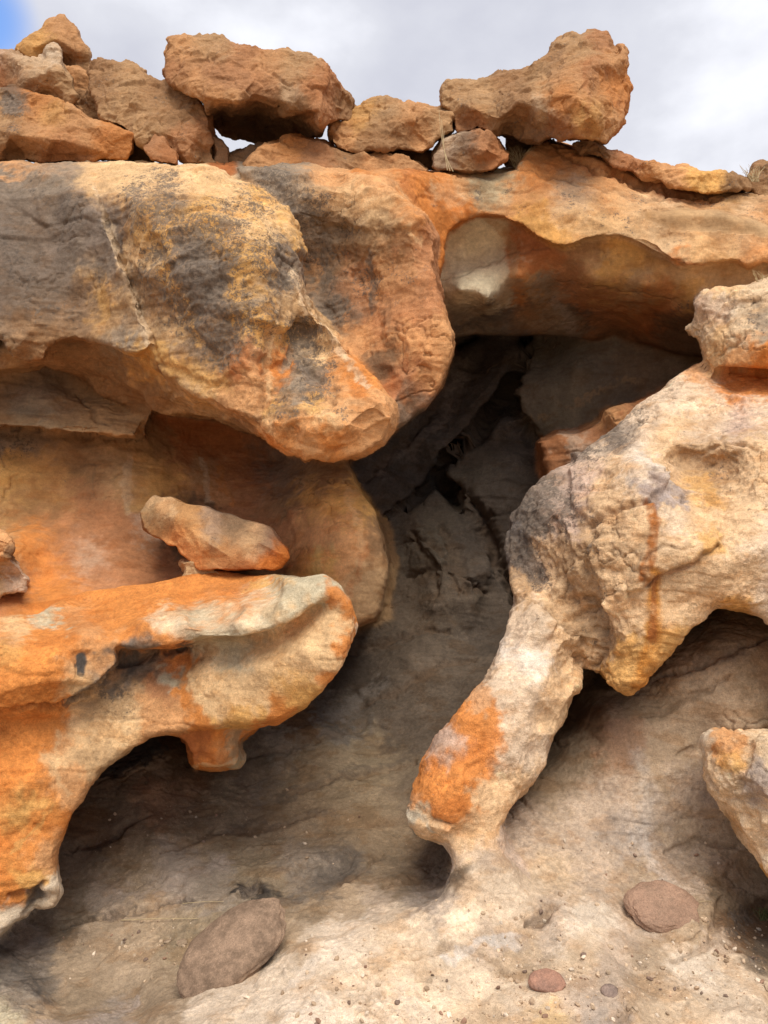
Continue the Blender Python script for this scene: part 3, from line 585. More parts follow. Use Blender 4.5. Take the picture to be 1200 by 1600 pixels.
# ------------------------------------------------------------------ stains and natural colours of every mass, with shade painted into the cave
C = {}
C['overhang'] = dict(b=['brown',(-150,300,90,'grey'),(0,262,(60,12),'peach'),(60,275,50,'grey'),(50,330,60,(.15,.113,.088)),(20,400,80,(.15,.113,.088)),(80,400,50,(.15,.113,.088)),(100,460,50,(.15,.113,.088)),(0,480,60,(.15,.113,.088)),(-150,450,90,'umber'),(140,320,30,(.2,.155,.125)),(60,360,30,(.19,.13,.09)),(110,360,40,(.15,.113,.088)),
    (150,470,(14,34),'gold'),(140,440,(16,20),'tan'),(170,500,24,'tan'),(100,510,50,'brown'),(190,530,24,'grey'),(50,530,40,'brown'),(130,420,24,(.2,.155,.12)),(20,570,30,'tan'),(60,560,12,'peach'),
    (150,290,24,'tan'),(150,275,20,'cream'),(210,275,30,'cream'),(240,330,35,'brown'),(225,310,18,'cream'),(250,355,24,'gold'),(225,395,18,'cream'),(250,400,18,'cream'),(300,300,30,'cream'),(330,325,26,'gold'),(360,310,26,'cream'),(310,360,18,'gold'),(400,330,26,'gold'),(430,350,26,'cream'),(450,340,18,'gold'),(460,380,14,'gold'),
    (290,420,45,'umber'),(330,440,50,'dgrey'),(260,450,40,'brown'),(280,330,20,'umber'),(300,390,24,'umber'),(350,380,24,'gold'),(375,370,16,'cream'),(385,420,(20,34),'gold'),(390,480,(16,30),'gold'),(385,510,18,'gold'),(330,500,50,'umber'),(350,520,40,'brown'),(270,430,(9,25),'gold'),(290,480,(11,30),'gold'),(420,440,24,'grey'),(440,410,24,'umber'),(440,470,20,'tan'),
    (240,520,16,'tan'),(268,515,14,'cream'),(230,560,22,'gold'),(270,580,26,'gold'),(320,600,26,'gold'),(360,620,26,'peach'),(370,570,22,'rust'),(395,600,(14,46),'peach'),(330,565,24,'brown'),(410,540,16,'cream'),(430,570,18,'orange'),(425,530,14,'gold'),(400,555,20,'redbr'),(480,500,20,'tan'),(460,560,16,'grey'),
    (500,560,20,'cream'),(470,590,24,'grey'),(520,600,26,'peach'),(560,590,26,'orange'),(540,560,16,'peach'),(520,640,24,'cream'),(560,640,30,'peach'),(600,650,22,'peach'),(450,640,22,'brown'),(425,640,12,'gold'),(430,665,16,'cream'),(440,680,22,'orange'),(470,690,26,'peach'),(560,690,30,'peach'),(520,680,26,'orange'),(500,625,14,'gold'),
    (150,570,50,'brown'),(250,610,40,'brown'),(310,645,40,'tan'),(370,665,30,'brown'),(80,560,30,'brown'),(280,630,30,'tan')],
    s=[([(150,290),(175,370),(200,430),(220,500),(232,540)],(5,12),'pale',.7,.7,.3),([(258,370),(275,430),(300,480),(310,530)],8,'gold',.8,.6,.6),([(380,380),(378,440),(385,500),(400,540)],(13,10),'gold',.8,.6,.8),([(455,430),(480,480),(510,520),(545,560),(575,600)],8,'pale',.7,.6,.5),([(425,490),(422,560),(415,620)],6,'cream',.6,.6,.4),([(255,300),(330,300),(420,345),(455,380)],9,'cream',.5,.7,.8)],
    l=[(310,410,120,.80),(350,370,90,.70),(420,400,60,.72),(370,500,80,.72),(250,340,60,.74),(20,400,100,.5),(80,470,70,.45),(60,300,50,.45),(215,300,40,.78),(270,390,45,.75),(320,440,70,.95),(300,480,60,.85),(440,440,40,.75),(350,530,60,.8),(400,320,60,.62),(490,580,(40,60),.92),(470,520,40,.8),(440,640,34,.55),(500,540,24,.5),(150,420,40,.5),(-100,400,120,.6),(120,330,60,.55),(200,560,30,.3),(530,640,25,.35),(260,290,50,.65),(520,690,30,.25)], r=.7)
C['overhang_nose'] = dict(b=['rust',(400,275,40,'grey'),(450,290,40,'grey'),(520,275,30,'peach'),(500,310,30,'tan'),(545,300,(30,14),'cream'),(600,320,(40,16),'cream'),(630,345,20,'peach'),(560,345,34,'tan'),(500,350,40,'grey'),(600,370,40,'brown'),(650,380,26,'redbr'),(560,290,20,'peach'),(600,295,26,'peach'),(640,320,20,'orange'),
    (480,420,40,'umber'),(485,420,(8,34),'peach'),(540,400,30,'brown'),(520,470,40,'umber'),(560,440,26,'redbr'),(610,430,40,'peach'),(650,440,40,'redbr'),(640,480,40,'redbr'),(590,490,30,'redbr'),(570,520,20,'peach'),(680,520,24,'peach'),(640,530,30,'peach'),(600,560,20,'dbrown'),(640,590,30,'redbr'),(670,580,20,'peach'),(620,640,30,'umber'),(600,610,20,'rust')],
    s=[([(580,400),(585,440),(580,480)],10,'dgrey',.7,.6,.6),([(605,470),(610,520)],6,'dbrown',.5,.5,.6),([(570,340),(625,350),(660,372)],8,'cream',.6,.6,.4)],
    l=[(470,330,60,.75),(500,400,50,.6),(520,480,45,.7),(545,360,40,.5),(585,440,24,.6),(560,430,60,.5),(640,430,50,.4),(430,290,50,.8),(540,320,30,.4),(620,470,20,.4)], r=.75)
C['cap_band'] = dict(b=['peach',(400,266,30,'rust'),(470,264,30,'orange'),(560,290,30,'orange'),(600,275,40,'peach'),(580,320,30,'cream'),(640,275,20,'orange'),(660,310,34,'orange'),(690,340,30,'orange'),(700,300,16,'pale'),(685,380,20,'orange'),(720,290,26,'peach'),(750,300,24,'olive'),(770,290,26,'stone'),(800,320,30,'peach'),(830,340,24,'gold'),(870,370,20,'gold'),(860,290,34,'peach'),(850,230,26,'peach'),(850,260,24,'orange'),(900,250,30,'peach'),(960,280,40,'peach'),
    (900,330,40,'cream'),(960,340,50,'cream'),(900,300,30,'mauve'),(1000,350,50,'pale'),(1060,370,40,'pale'),(980,300,40,'peach'),(1060,300,30,'redbr'),(1100,340,40,'peach'),(1150,340,40,'pale'),(1150,300,30,'brown'),(1100,390,30,'cream'),(1180,370,30,'peach'),(1000,260,30,'redbr'),(1130,290,30,'gold'),(1250,370,60,'peach'),(1060,400,12,'orange')],
    s=[([(695,270),(700,310),(690,360)],14,'orange',.6,.5,.6),([(640,268),(645,320)],16,'rust',.5,.5,.6),([(720,350),(760,336),(810,350),(850,380)],7,'orange',.55,.6,.3),([(1000,385),(1060,405),(1100,412)],5,'rust',.6,.6,.3),([(900,250),(1000,292),(1070,312)],7,'rust',.6,.6,.4)],
    l=[(750,300,24,.6),(790,300,20,.5),(800,330,30,.35),(900,310,40,.45),(950,330,40,.4),(870,340,20,.3),(1000,320,60,.35),(1060,350,60,.35),(1120,310,50,.4),(980,350,30,.35),(680,320,20,.15),(1160,350,60,.45),(640,290,30,.15)], r=.6)
C['hollow_ceiling'] = dict(b=['brown',(740,390,56,(.62,.54,.38)),(720,430,36,(.60,.52,.37)),(780,360,26,(.55,.46,.31)),(760,450,30,(.58,.48,.34)),(700,420,24,'olive'),(815,390,(20,50),'rust'),(812,440,(20,40),'orange'),(850,400,20,'rust'),(830,440,18,'tan'),(855,450,14,'grey'),(890,430,34,'redbr'),(930,420,20,'tan'),(900,400,30,'brown'),(720,490,40,'grey'),(790,490,40,'dgrey'),(830,480,34,'brown'),(700,510,30,'umber'),(880,500,(26,34),'grey'),(900,490,16,'char'),(930,480,30,'redbr'),(960,500,30,'redbr'),
    (960,420,30,'gold'),(1000,440,34,'gold'),(1020,420,30,'brown'),(990,450,20,'grey'),(1060,430,34,'tan'),(1080,460,24,'gold'),(1040,470,24,'rust'),(1000,490,34,'rust'),(1060,510,34,'dbrown'),(960,530,40,'dbrown'),(1050,470,16,'peach'),(1130,430,20,'tan'),(1170,430,24,'tan')],
    s=[([(736,380),(740,425)],(56,58),(.70,.62,.45),.9,.14,.12),([(760,345),(795,370),(806,400),(802,440),(780,468)],9,'tan',.7,.5,.3),([(730,420),(780,412),(830,406)],2.5,'pale',.4,.5,.3),([(700,500),(760,470),(800,450),(850,440)],8,'grey',.5,.6,.5),([(690,520),(780,490),(830,470)],10,'char',.5,.6,.5),([(870,470),(885,500),(900,530)],11,'mauve',.7,.6,.4),([(895,400),(935,420),(950,395)],5,'tan',.5,.6,.4)],
    l=[(1000,450,30,.4),(850,470,30,.3),(1060,480,30,.5),(780,500,50,.3)], r=.25)
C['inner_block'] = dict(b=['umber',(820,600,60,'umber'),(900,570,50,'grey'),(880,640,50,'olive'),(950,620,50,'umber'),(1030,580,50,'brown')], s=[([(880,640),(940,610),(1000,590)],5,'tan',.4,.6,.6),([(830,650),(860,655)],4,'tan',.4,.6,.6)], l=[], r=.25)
C['pink_blocks'] = dict(b=['redbr',(860,700,20,'redbr'),(900,690,16,'pink'),(920,680,16,'redbr'),(940,700,20,'pink'),(960,660,20,'peach'),(990,640,20,'redbr')], s=[], l=[], r=.3)
C['recess_block'] = dict(b=['brown',(0,560,40,'tan'),(60,600,60,'umber'),(0,640,40,'brown'),(120,650,50,'tan'),(200,650,30,'tan'),(150,600,40,'brown'),(40,650,30,'olive')], s=[], l=[(40,620,40,.25)], r=.3)
C['recess_wall'] = dict(b=['brown',(0,690,(40,20),'grey'),(60,690,30,'umber'),(60,740,50,'gold'),(120,720,50,'brown'),(180,710,40,'tan'),(230,740,40,'gold'),(250,700,30,'brown'),(300,680,50,'rust'),(360,720,50,'rust'),(440,740,50,'umber'),(500,735,30,'brown'),
    (320,740,26,'tan'),(350,770,26,'peach'),(380,790,30,'redbr'),(430,790,26,'brown'),(100,800,50,'redbr'),(60,780,40,'brown'),(160,800,40,'redbr'),(200,760,30,'tan'),(200,850,40,'redbr'),(140,870,30,'pink'),(100,860,30,'redbr'),(40,850,30,'orange'),(60,870,30,'orange'),(0,850,20,'tan'),(10,890,30,'tan'),(20,920,30,'redbr'),(100,910,40,'orange'),(160,900,40,'redbr'),(60,950,40,'orange'),(250,880,26,'redbr'),(240,830,20,'pink'),(300,840,40,'dbrown'),
    (480,780,26,'gold'),(500,820,30,'peach'),(540,790,30,'gold'),(520,860,34,'peach'),(550,840,20,'peach'),(570,890,20,'tan'),(580,930,30,'tan'),(590,850,20,'brown'),(450,860,26,'peach'),(440,830,20,'redbr'),(480,900,30,'gold'),(560,960,20,'brown'),(440,895,20,'brown'),(400,800,26,'redbr')],
    s=[([(315,720),(322,750),(325,790)],7,'pale',.55,.4,.4),([(345,730),(352,760),(365,790)],6,'orange',.5,.4,.4),([(200,720),(195,760),(205,800)],9,'pale',.4,.4,.4),([(545,770),(560,810),(562,850)],10,'cream',.4,.5,.5),([(570,850),(560,900),(548,920)],6,'rust',.4,.5,.5)],
    l=[(20,690,50,.5),(90,740,40,.2),(580,930,20,.3)], r=.3)
C['rock_ledge'] = dict(b=['orange',(0,985,26,'peach'),(20,975,14,'cream'),(60,985,20,'orange'),(0,1040,30,'orange'),(50,1040,40,'orange'),(10,1020,16,'gold'),(40,1090,30,'orange'),(100,990,24,'orange'),(130,975,24,'peach'),(80,960,(20,8),'stone'),(110,1030,16,'peach'),(128,1060,22,'cream'),(160,1040,20,'peach'),(128,1025,7,'char'),
    (140,945,30,'orange'),(200,935,40,'orange'),(300,920,40,'orange'),(380,910,30,'orange'),(350,940,30,'orange'),(420,915,(24,10),'gold'),(180,970,30,'orange'),(210,990,20,'orange'),(250,1000,26,'orange'),(280,1010,20,'orange'),(180,1000,16,'peach'),
    (260,972,18,'pale'),(300,975,26,'stone'),(350,970,28,'stone'),(400,955,26,'pale'),(450,930,26,'stone'),(500,912,26,'stone'),(380,980,16,'stone'),(310,1000,12,'stone'),(430,965,18,'stone'),
    (200,1030,22,'dgrey'),(230,1025,20,'umber'),(180,1020,12,'char'),(270,1025,16,'rust'),(320,1015,14,'brown'),
    (360,1020,22,'stone'),(340,1050,26,'cream'),(400,1020,30,'cream'),(460,990,30,'cream'),(440,1040,34,'cream'),(500,980,26,'cream'),(500,1030,24,'cream'),(400,1080,26,'cream'),(340,1090,26,'cream'),(450,1080,26,'gold'),(525,930,12,'orange'),(540,960,12,'orange'),(530,1010,12,'orange'),(505,1060,14,'orange'),(480,1100,14,'gold'),(430,1122,20,'orange'),(370,1125,20,'gold'),(310,1125,16,'orange'),(552,980,6,'white'),
    (285,1060,14,'olive'),(290,1090,14,'orange'),(265,1060,14,'stone'),(240,1080,20,'redbr'),(220,1110,22,'peach'),(190,1090,20,'tan'),(150,1100,22,'tan'),(160,1060,14,'grey'),(200,1060,16,'umber'),(260,1120,20,'peach'),(180,1130,20,'cream'),(130,1140,26,'cream'),(150,1170,20,'tan'),
    (60,1140,30,'orange'),(100,1150,16,'peach'),(0,1140,30,'orange'),(90,1180,16,'cream'),(60,1200,30,'orange'),(110,1220,20,'peach'),(0,1230,30,'orange'),(30,1260,26,'gold'),(60,1300,26,'orange'),(0,1320,30,'orange'),(0,1380,24,'orange'),(40,1370,20,'gold'),(75,1330,16,'peach'),(50,1410,14,'char'),(80,1395,14,'white'),(60,1430,14,'white'),(20,1440,20,'white'),(0,1450,20,'white')],
    s=[([(292,1040),(288,1080),(290,1120)],9,'orange',.85,.5,.3),([(129,1024),(132,1036),(129,1052)],(10,7),'char',1,.35,.08),([(100,1103),(180,1052),(300,1010)],6,'char',.7,.6,.3),([(510,905),(520,930),(545,950),(552,975)],6,'orange',.7,.6,.4),([(90,1140),(95,1200),(110,1240)],6,'cream',.5,.6,.6),([(20,1330),(60,1300),(80,1260)],5,'gold',.6,.6,.6)],
    l=[(200,1030,26,.6),(175,1080,(40,16),.75),(200,1110,20,.5),(150,1110,20,.4),(240,1020,16,.4)], r=.75)
C['hanging_stub'] = dict(b=['rust',(300,1150,26,'rust'),(340,1150,26,'orange'),(365,1160,12,'olive'),(340,1180,16,'peach'),(378,1190,12,'stone'),(320,1190,16,'orange')], s=[([(300,1195),(340,1200),(378,1192)],4,'cream',.7,.6,.3)], l=[], r=.3)
C['rock_pillar'] = dict(b=['cream',(1090,570,20,'peach'),(1160,600,26,'orange'),(1190,600,26,'orange'),(1060,610,26,'pale'),(1000,660,34,'pale'),(1100,640,34,'pale'),(1160,650,26,'pink'),(1190,640,24,'pale'),(1050,680,34,'cream'),(940,710,26,'pale'),(970,690,20,'grey'),(900,740,30,'pink'),(860,760,26,'grey'),(830,800,24,'dgrey'),(810,850,20,'dgrey'),(830,880,20,'grey'),(815,920,16,'tan'),
    (1000,740,26,'white'),(960,750,30,'cream'),(1020,775,14,'mauve'),(1060,780,10,'mauve'),(1100,720,34,'tan'),(1140,730,26,'tan'),(1190,700,30,'cream'),(1180,760,30,'cream'),(1160,820,34,'cream'),(1080,800,24,'cream'),(1100,770,20,'gold'),(960,840,34,'cream'),(1060,860,30,'cream'),(1050,830,20,'pale'),(1120,850,16,'gold'),(1000,870,24,'cream'),
    (880,800,30,'pink'),(870,850,30,'tan'),(900,900,30,'tan'),(920,850,26,'tan'),(880,950,26,'cream'),(920,960,26,'tan'),(940,1010,20,'tan'),(970,950,26,'cream'),(970,1040,20,'gold'),(1000,1050,16,'gold'),(1050,940,34,'cream'),(1100,910,26,'cream'),(1160,900,26,'cream'),(1200,930,26,'pale'),(1150,950,16,'gold'),(1070,985,16,'gold'),(1200,850,40,'pale'),(1030,1000,16,'gold'),
    (840,970,26,'pale'),(880,1010,26,'cream'),(830,1030,26,'white'),(800,1060,26,'pale'),(870,1070,22,'cream'),(820,1110,26,'pale'),(780,1080,20,'pale'),(750,1100,14,'peach'),(850,1120,24,'cream'),(740,1150,22,'orange'),(770,1150,(12,30),'orange'),(700,1170,18,'pink'),(700,1200,24,'orange'),(740,1200,24,'orange'),(670,1230,22,'orange'),(700,1250,22,'orange'),(650,1250,14,'peach'),(720,1270,16,'orange'),(800,1180,26,'pale'),(810,1220,20,'cream'),(760,1250,18,'cream'),(650,1275,12,'stone'),(680,1300,16,'cream'),(730,1300,20,'cream'),(770,1270,14,'cream'),(740,1350,26,'pale'),(720,1380,20,'white'),(780,1390,30,'cream'),(720,1430,30,'white'),(760,1440,30,(.58,.465,.365)),(820,1440,30,(.50,.375,.26)),(800,1345,22,(.46,.35,.26)),(785,1310,14,(.48,.36,.26)),(830,1400,26,(.50,.39,.29)),(680,1480,30,(.60,.50,.41)),(1400,800,100,'cream')],
    s=[([(1010,790),(1020,820),(1018,870),(1010,900)],(9,12),(.36,.125,.03),1,.5,.12),([(1026,900),(1022,960),(1018,1010),(1000,1070)],(18,20),(.50,.215,.045),1,.6,.2),([(1026,905),(1022,950),(1018,1000)],(8,10),(.34,.115,.028),.95,.6,.2),([(905,700),(940,690),(980,660)],12,'dgrey',.5,.6,.8),([(632,1266),(665,1277),(690,1300)],4,'stone',.7,.6,.3),([(1010,915),(1040,898),(1085,882)],6,'rust',.5,.6,.3),([(770,1100),(765,1160),(775,1220)],7,'orange',.5,.6,.5)],
    l=[(835,800,44,1.1),(810,860,34,1.1),(905,710,30,.9),(960,680,30,.8),(890,790,40,.7),(1000,650,30,.55),(930,860,26,.45),(860,760,30,.75),(840,900,26,.8),(880,820,34,.6),(930,720,40,.5),(970,690,30,.55),(900,880,24,.45),(930,820,(16,40),.4),(1130,735,40,.35),(1080,690,30,.3),(1000,640,50,.3),(1050,620,40,.25),(900,760,40,.5),(940,930,24,.35),(920,990,24,.4),(740,1430,60,.2),(740,1380,40,.25),(1150,650,40,.25),(1180,800,30,.2),(830,1100,50,.15)], r=.95)
C['pillar_knob'] = dict(b=['pale',(1080,515,20,'pale'),(1110,490,26,'pink'),(1130,480,20,'white'),(1120,540,24,'cream'),(1160,520,26,'pale'),(1190,500,20,'grey'),(1190,560,20,'orange'),(1150,565,16,'peach'),(1180,460,24,'pale'),(1140,455,16,'cream')], s=[], l=[(1180,500,40,.5),(1110,500,30,.35),(1140,460,30,.3),(1090,540,20,.3)], r=.7)
C['edge_rock'] = dict(b=['cream',(1110,1170,16,'white'),(1140,1170,20,'peach'),(1150,1210,16,'gold'),(1130,1230,24,'pale'),(1190,1170,24,'pale'),(1180,1230,26,'mauve'),(1170,1290,30,'pale'),(1190,1370,20,'gold'),(1200,1330,20,'white'),(1140,1280,16,'tan')], s=[([(1120,1180),(1140,1250),(1160,1300)],8,'white',.4,.6,.6)], l=[(1180,1220,30,.3),(1150,1260,20,.3)], r=.9)
C['floor'] = dict(b=['umber',(600,760,60,'umber'),(650,700,40,'grey'),(570,740,30,'mauve'),(720,640,50,'umber'),(740,720,40,'olive'),(790,760,40,'umber'),(680,850,40,'olive'),(760,850,40,'umber'),(650,960,50,'brown'),(700,980,50,'umber'),(760,980,30,'dbrown'),(620,1030,40,'umber'),(700,1060,40,'umber'),(560,1060,30,'dbrown'),(640,1120,40,'umber'),(540,1120,26,'mauve'),(430,1160,20,'grey'),(470,1120,20,'dbrown'),
    (400,1200,34,'umber'),(500,1190,30,'brown'),(560,1220,50,'olive'),(450,1260,50,'brown'),(300,1210,30,'dbrown'),(210,1170,20,'char'),(240,1195,(20,8),'tan'),(200,1210,(50,8),'brown'),(180,1270,30,'umber'),(130,1290,26,'dbrown'),(250,1260,30,'redbr'),(300,1300,40,'brown'),(200,1350,40,'brown'),(120,1340,34,'umber'),(270,1340,24,'mauve'),(350,1270,30,'olive'),(560,1300,60,'brown'),(640,1230,30,'umber'),
    (400,1350,34,'olive'),(480,1350,34,'grey'),(270,1390,30,'mauve'),(180,1400,30,'mauve'),(400,1390,16,'black'),(520,1350,30,'char'),(560,1340,20,'dgrey'),(330,1380,26,'grey'),(620,1370,34,'brown'),(660,1350,30,'umber'),(660,1400,26,'mauve'),
    (100,1440,30,'umber'),(200,1440,34,'tan'),(120,1500,40,'tan'),(200,1500,50,'tan'),(240,1420,30,'tan'),(60,1520,30,'dgrey'),(40,1480,30,'mauve'),(20,1500,26,'dgrey'),(30,1560,20,'grey'),(140,1560,40,'brown'),(230,1540,26,'brown'),(280,1460,30,'olive'),(0,1590,26,'stone'),(180,1590,20,'mauve'),(60,1595,20,'tan'),
    (480,1410,26,'brown'),(540,1410,20,'tan'),(600,1410,20,'pink'),(460,1470,24,'tan'),(500,1470,26,'white'),(560,1460,30,'white'),(620,1440,24,'pale'),(450,1530,30,'pale'),(540,1520,34,'pale'),(400,1570,30,'pale'),(500,1590,40,'white'),(620,1500,30,'cream'),(640,1560,40,'white'),(660,1530,20,'cream'),(350,1590,24,'pale'),(620,1480,26,'pale'),
    (740,1430,40,'pale'),(700,1500,30,'pale'),(760,1470,20,'pink'),(720,1540,34,'pale'),(800,1500,30,'tan'),(740,1590,26,'cream'),(860,1595,30,'gold'),(820,1560,30,'pale'),(900,1560,30,'pink'),(800,1400,34,'pale'),(860,1430,26,'pink'),(900,1450,30,'white'),(900,1490,26,'cream'),(960,1530,34,'pink'),(950,1580,26,'mauve'),(1020,1540,34,'tan'),(1060,1580,34,'cream'),(1090,1520,30,'white'),(1160,1540,30,'pale'),(1120,1470,16,'pink'),(1150,1440,20,'dbrown'),(1180,1440,26,'dbrown'),(1190,1500,20,'umber'),(1180,1590,34,'pale'),(1080,1440,20,'tan'),
    (830,1300,34,'pink'),(800,1330,26,'pink'),(860,1360,30,'cream'),(920,1330,34,'pink'),(860,1240,30,'brown'),(900,1190,30,'brown'),(930,1130,20,'dbrown'),(960,1100,20,'brown'),(960,1170,30,'redbr'),(930,1250,34,'pink'),(960,1290,24,'mauve'),(1000,1320,30,'mauve'),(1000,1260,26,'pink'),(1020,1210,30,'tan'),(1050,1150,34,'tan'),(1030,1090,30,'brown'),(1100,1060,34,'tan'),(1160,1000,34,'brown'),(1190,1060,30,'brown'),(1120,1120,26,'tan'),(1080,1230,30,'pink'),(1080,1290,30,'tan'),(1120,1340,30,'tan'),(1050,1360,34,'pink'),(1150,1390,26,'brown'),(980,1400,26,'pink'),(1100,990,24,'umber'),(1000,1380,26,'tan')],
    s=[([(720,560),(700,640),(650,700),(590,740)],14,'mauve',.35,.8,.8),([(380,1400),(392,1385),(405,1395)],12,'black',.9,.6,.8),([(500,1130),(560,1110),(600,1060)],16,(.24,.21,.19),.6,.7,.7),([(380,1180),(450,1172),(530,1150)],8,(.26,.22,.18),.5,.7,.7),([(430,1240),(520,1215),(640,1195)],9,(.12,.095,.075),.6,.7,.7),([(560,1010),(640,992),(720,985)],8,(.10,.08,.065),.6,.7,.7),([(300,1310),(400,1290),(520,1270)],8,(.13,.10,.08),.5,.7,.8),([(470,1150),(450,1190),(400,1240)],14,(.21,.18,.155),.4,.8,.8),([(560,1240),(620,1215),(700,1190)],12,(.25,.19,.13),.5,.8,.8),([(990,1180),(1010,1240),(1000,1310),(1040,1380)],22,(.47,.42,.385),.45,.8,.8),([(1080,1040),(1150,1010),(1200,1000)],8,(.18,.135,.10),.6,.7,.7),([(1050,1340),(1120,1350),(1180,1390)],16,(.3,.22,.16),.5,.8,.8),([(700,1490),(760,1470),(800,1470)],12,(.55,.52,.50),.6,.6,.6),([(560,1450),(520,1480),(460,1530)],16,(.62,.53,.45),.5,.8,.7),([(440,1400),(500,1370),(550,1335)],(12,22),'dgrey',.6,.6,.4),([(180,1390),(250,1395),(300,1370),(360,1350)],8,'mauve',.6,.7,.7),([(100,1448),(180,1428),(300,1405)],5,'char',.6,.7,.5),([(120,1330),(160,1308),(200,1290)],7,'black',.6,.6,.9),([(210,1560),(160,1590),(60,1600)],8,'mauve',.8,.4,.3),([(20,1490),(50,1530),(60,1570)],14,'char',.7,.6,.7),([(960,1090),(965,1150),(985,1200),(960,1250)],16,(.27,.175,.12),.4,.8,.9),([(820,1445),(845,1437),(860,1425)],7,'umber',.8,.6,.4),([(780,1490),(800,1475),(815,1470)],8,'mauve',.4,.5,.5),([(700,1560),(800,1540),(850,1530)],9,'white',.5,.6,.6)],
    l=[(390,1390,20,1),(140,1310,30,.5),(50,1530,30,.7),(530,1350,30,.4),(740,1440,60,.25),(500,1480,60,.12),(860,1450,50,.2),(1100,1400,60,.3),(1010,1290,50,.3),(1160,1440,40,.7),(1180,1500,30,.7),(1000,1210,40,.3),(300,1300,80,.2),(500,1250,80,.2),(600,1050,60,.2),(640,1340,40,.35)], r=.8)
CAVE_SHADE = {'umber': (.095, .075, .062), 'mauve': (.115, .098, .09), 'olive': (.108, .087, .067), 'grey': (.108, .092, .082), 'brown': (.12, .09, .07), 'dbrown': (.07, .055, .046)}  # darker copies of the rock colours: shade painted into the back of the cave
C['floor']['b'] = [C['floor']['b'][0]]+[(x, y, r, CAVE_SHADE.get(k, k) if y < 960 and x < 860 else k) for x, y, r, k in C['floor']['b'][1:]]
C['floor']['b'] = [C['floor']['b'][0]]+[(x, y, r, {'umber': (.135, .105, .082), 'brown': (.165, .125, .092), 'dbrown': (.08, .062, .05), 'mauve': (.17, .145, .125)}.get(k, k) if 960 <= y < 1215 and 520 < x < 800 else k) for x, y, r, k in C['floor']['b'][1:]]  # inner floor colours darkened too, painting in the cave's shade
C['floor']['b'] = [C['floor']['b'][0]]+[(x, y, r, {'white': (.59, .49, .395), 'pale': (.56, .45, .345)}.get(k, k) if y > 1400 and 300 < x < 790 else k) for x, y, r, k in C['floor']['b'][1:]]
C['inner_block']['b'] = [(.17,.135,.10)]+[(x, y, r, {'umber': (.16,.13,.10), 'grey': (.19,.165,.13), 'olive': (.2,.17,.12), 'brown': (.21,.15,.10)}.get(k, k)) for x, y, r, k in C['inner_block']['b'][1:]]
FP = dict(white=(.56,.47,.38), pale=(.52,.415,.315), cream=(.50,.375,.26), pink=(.42,.325,.25), tan=(.37,.275,.19), olive=(.26,.20,.135), mauve=(.30,.245,.205), grey=(.25,.205,.165), umber=(.175,.132,.095), brown=(.245,.18,.12), redbr=(.29,.18,.115), gold=(.54,.38,.21))
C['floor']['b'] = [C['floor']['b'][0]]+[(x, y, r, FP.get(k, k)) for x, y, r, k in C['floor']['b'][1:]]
col = np.zeros((len(v), 3)); lich = np.zeros(len(v)); rough = np.zeros(len(v))
for mi, nm in enumerate(names):
    if nm not in C: continue
    s = np.where(vid == mi)[0]; c = C[nm]
    if not len(s): continue
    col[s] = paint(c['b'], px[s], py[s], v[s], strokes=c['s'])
    lich[s] = mask(c['l'], px[s], py[s]); rough[s] = c['r']
def relax(a, it):
    for _ in range(it):
        s = np.zeros_like(a); n_ = np.zeros(len(a))
        for i in range(4):
            j = (i+1) % 4; n_ += np.bincount(q[:, i], minlength=len(a))*1.
            if a.ndim == 2:
                for k in range(3): s[:, k] += np.bincount(q[:, i], a[q[:, j], k], len(a))
            else: s += np.bincount(q[:, i], a[q[:, j]], len(a))
        n_ = np.maximum(n_, 1); a = a*.35+.65*(s/(n_[:, None] if a.ndim == 2 else n_))
    return a
edge = np.zeros(len(v)); _b = (vid[q] != vid[q[:, :1]]).any(1); edge[q[_b].ravel()] = 1
edge = np.clip(relax(edge, 8)*4, 0, 1)
col = col*(1-edge[:, None])+relax(col, 8)*edge[:, None]; lich = lich*(1-edge)+relax(lich, 8)*edge
rough = np.clip(rough + rough_spots*.4, 0, 1.3)
# crumbs of the crust, each its own tone
_w = np.clip((rough-.45)*2.2, 0, 1)*(px > -150)*(px < 1350)
_s = np.where(_w > 0)[0]; _, _, hid, _ = cell(v[_s]*88, 99); tone = (hid & 255)/255.-.5; tone2 = ((hid >> 8) & 255)/255.-.5
_a = (_w[_s]*(.35+.65*smooth(-.15, .25, fbm(v[_s]*4.5, 3, 98))))[:, None]
col[_s] *= 1+_a*np.stack([.42*tone, .42*tone+.05*tone2, .42*tone+.12*tone2], -1)
v[_s] += n[_s]*(tone*.0022*_a[:, 0])[:, None]
# polished hollows are smoother; cracks are tinted dark brown
crack_tint = np.array(PAL['dbrown']); col = col*(1-.35*crackm[:, None])+crack_tint*.35*crackm[:, None]
big = fbm(v*1.7+4, 3, 51)
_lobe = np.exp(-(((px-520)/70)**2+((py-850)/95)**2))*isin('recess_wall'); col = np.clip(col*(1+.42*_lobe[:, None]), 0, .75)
col[isin('rock_pillar')] *= np.array([1., 1.02, 1.12])
col[isin('cap_band')] *= np.array([.90, .84, .76])
col *= np.stack([1+.10*big, 1+.05*big, 1-.02*big], -1)
print('painted', time.time()-T0)
# --- objects
centre = {}
def ground_pt(nm): return v[isin(nm)].mean(0)
def split_mesh(name, keep_face, parent, mat=ROCK):
    f = q[keep_face]; used, inv = np.unique(f, return_inverse=True)
    me = mesh_np(name, v[used], inv.reshape(-1, 4))
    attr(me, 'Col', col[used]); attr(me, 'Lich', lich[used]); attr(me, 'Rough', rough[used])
    return link(name, me, mat, parent)
vid = vid.copy(); vid[isin('rock_pillar') & (px < 912) & (py > 955+.35*(912-px)*0)] = 100
fid = vid[q[:, 0]]
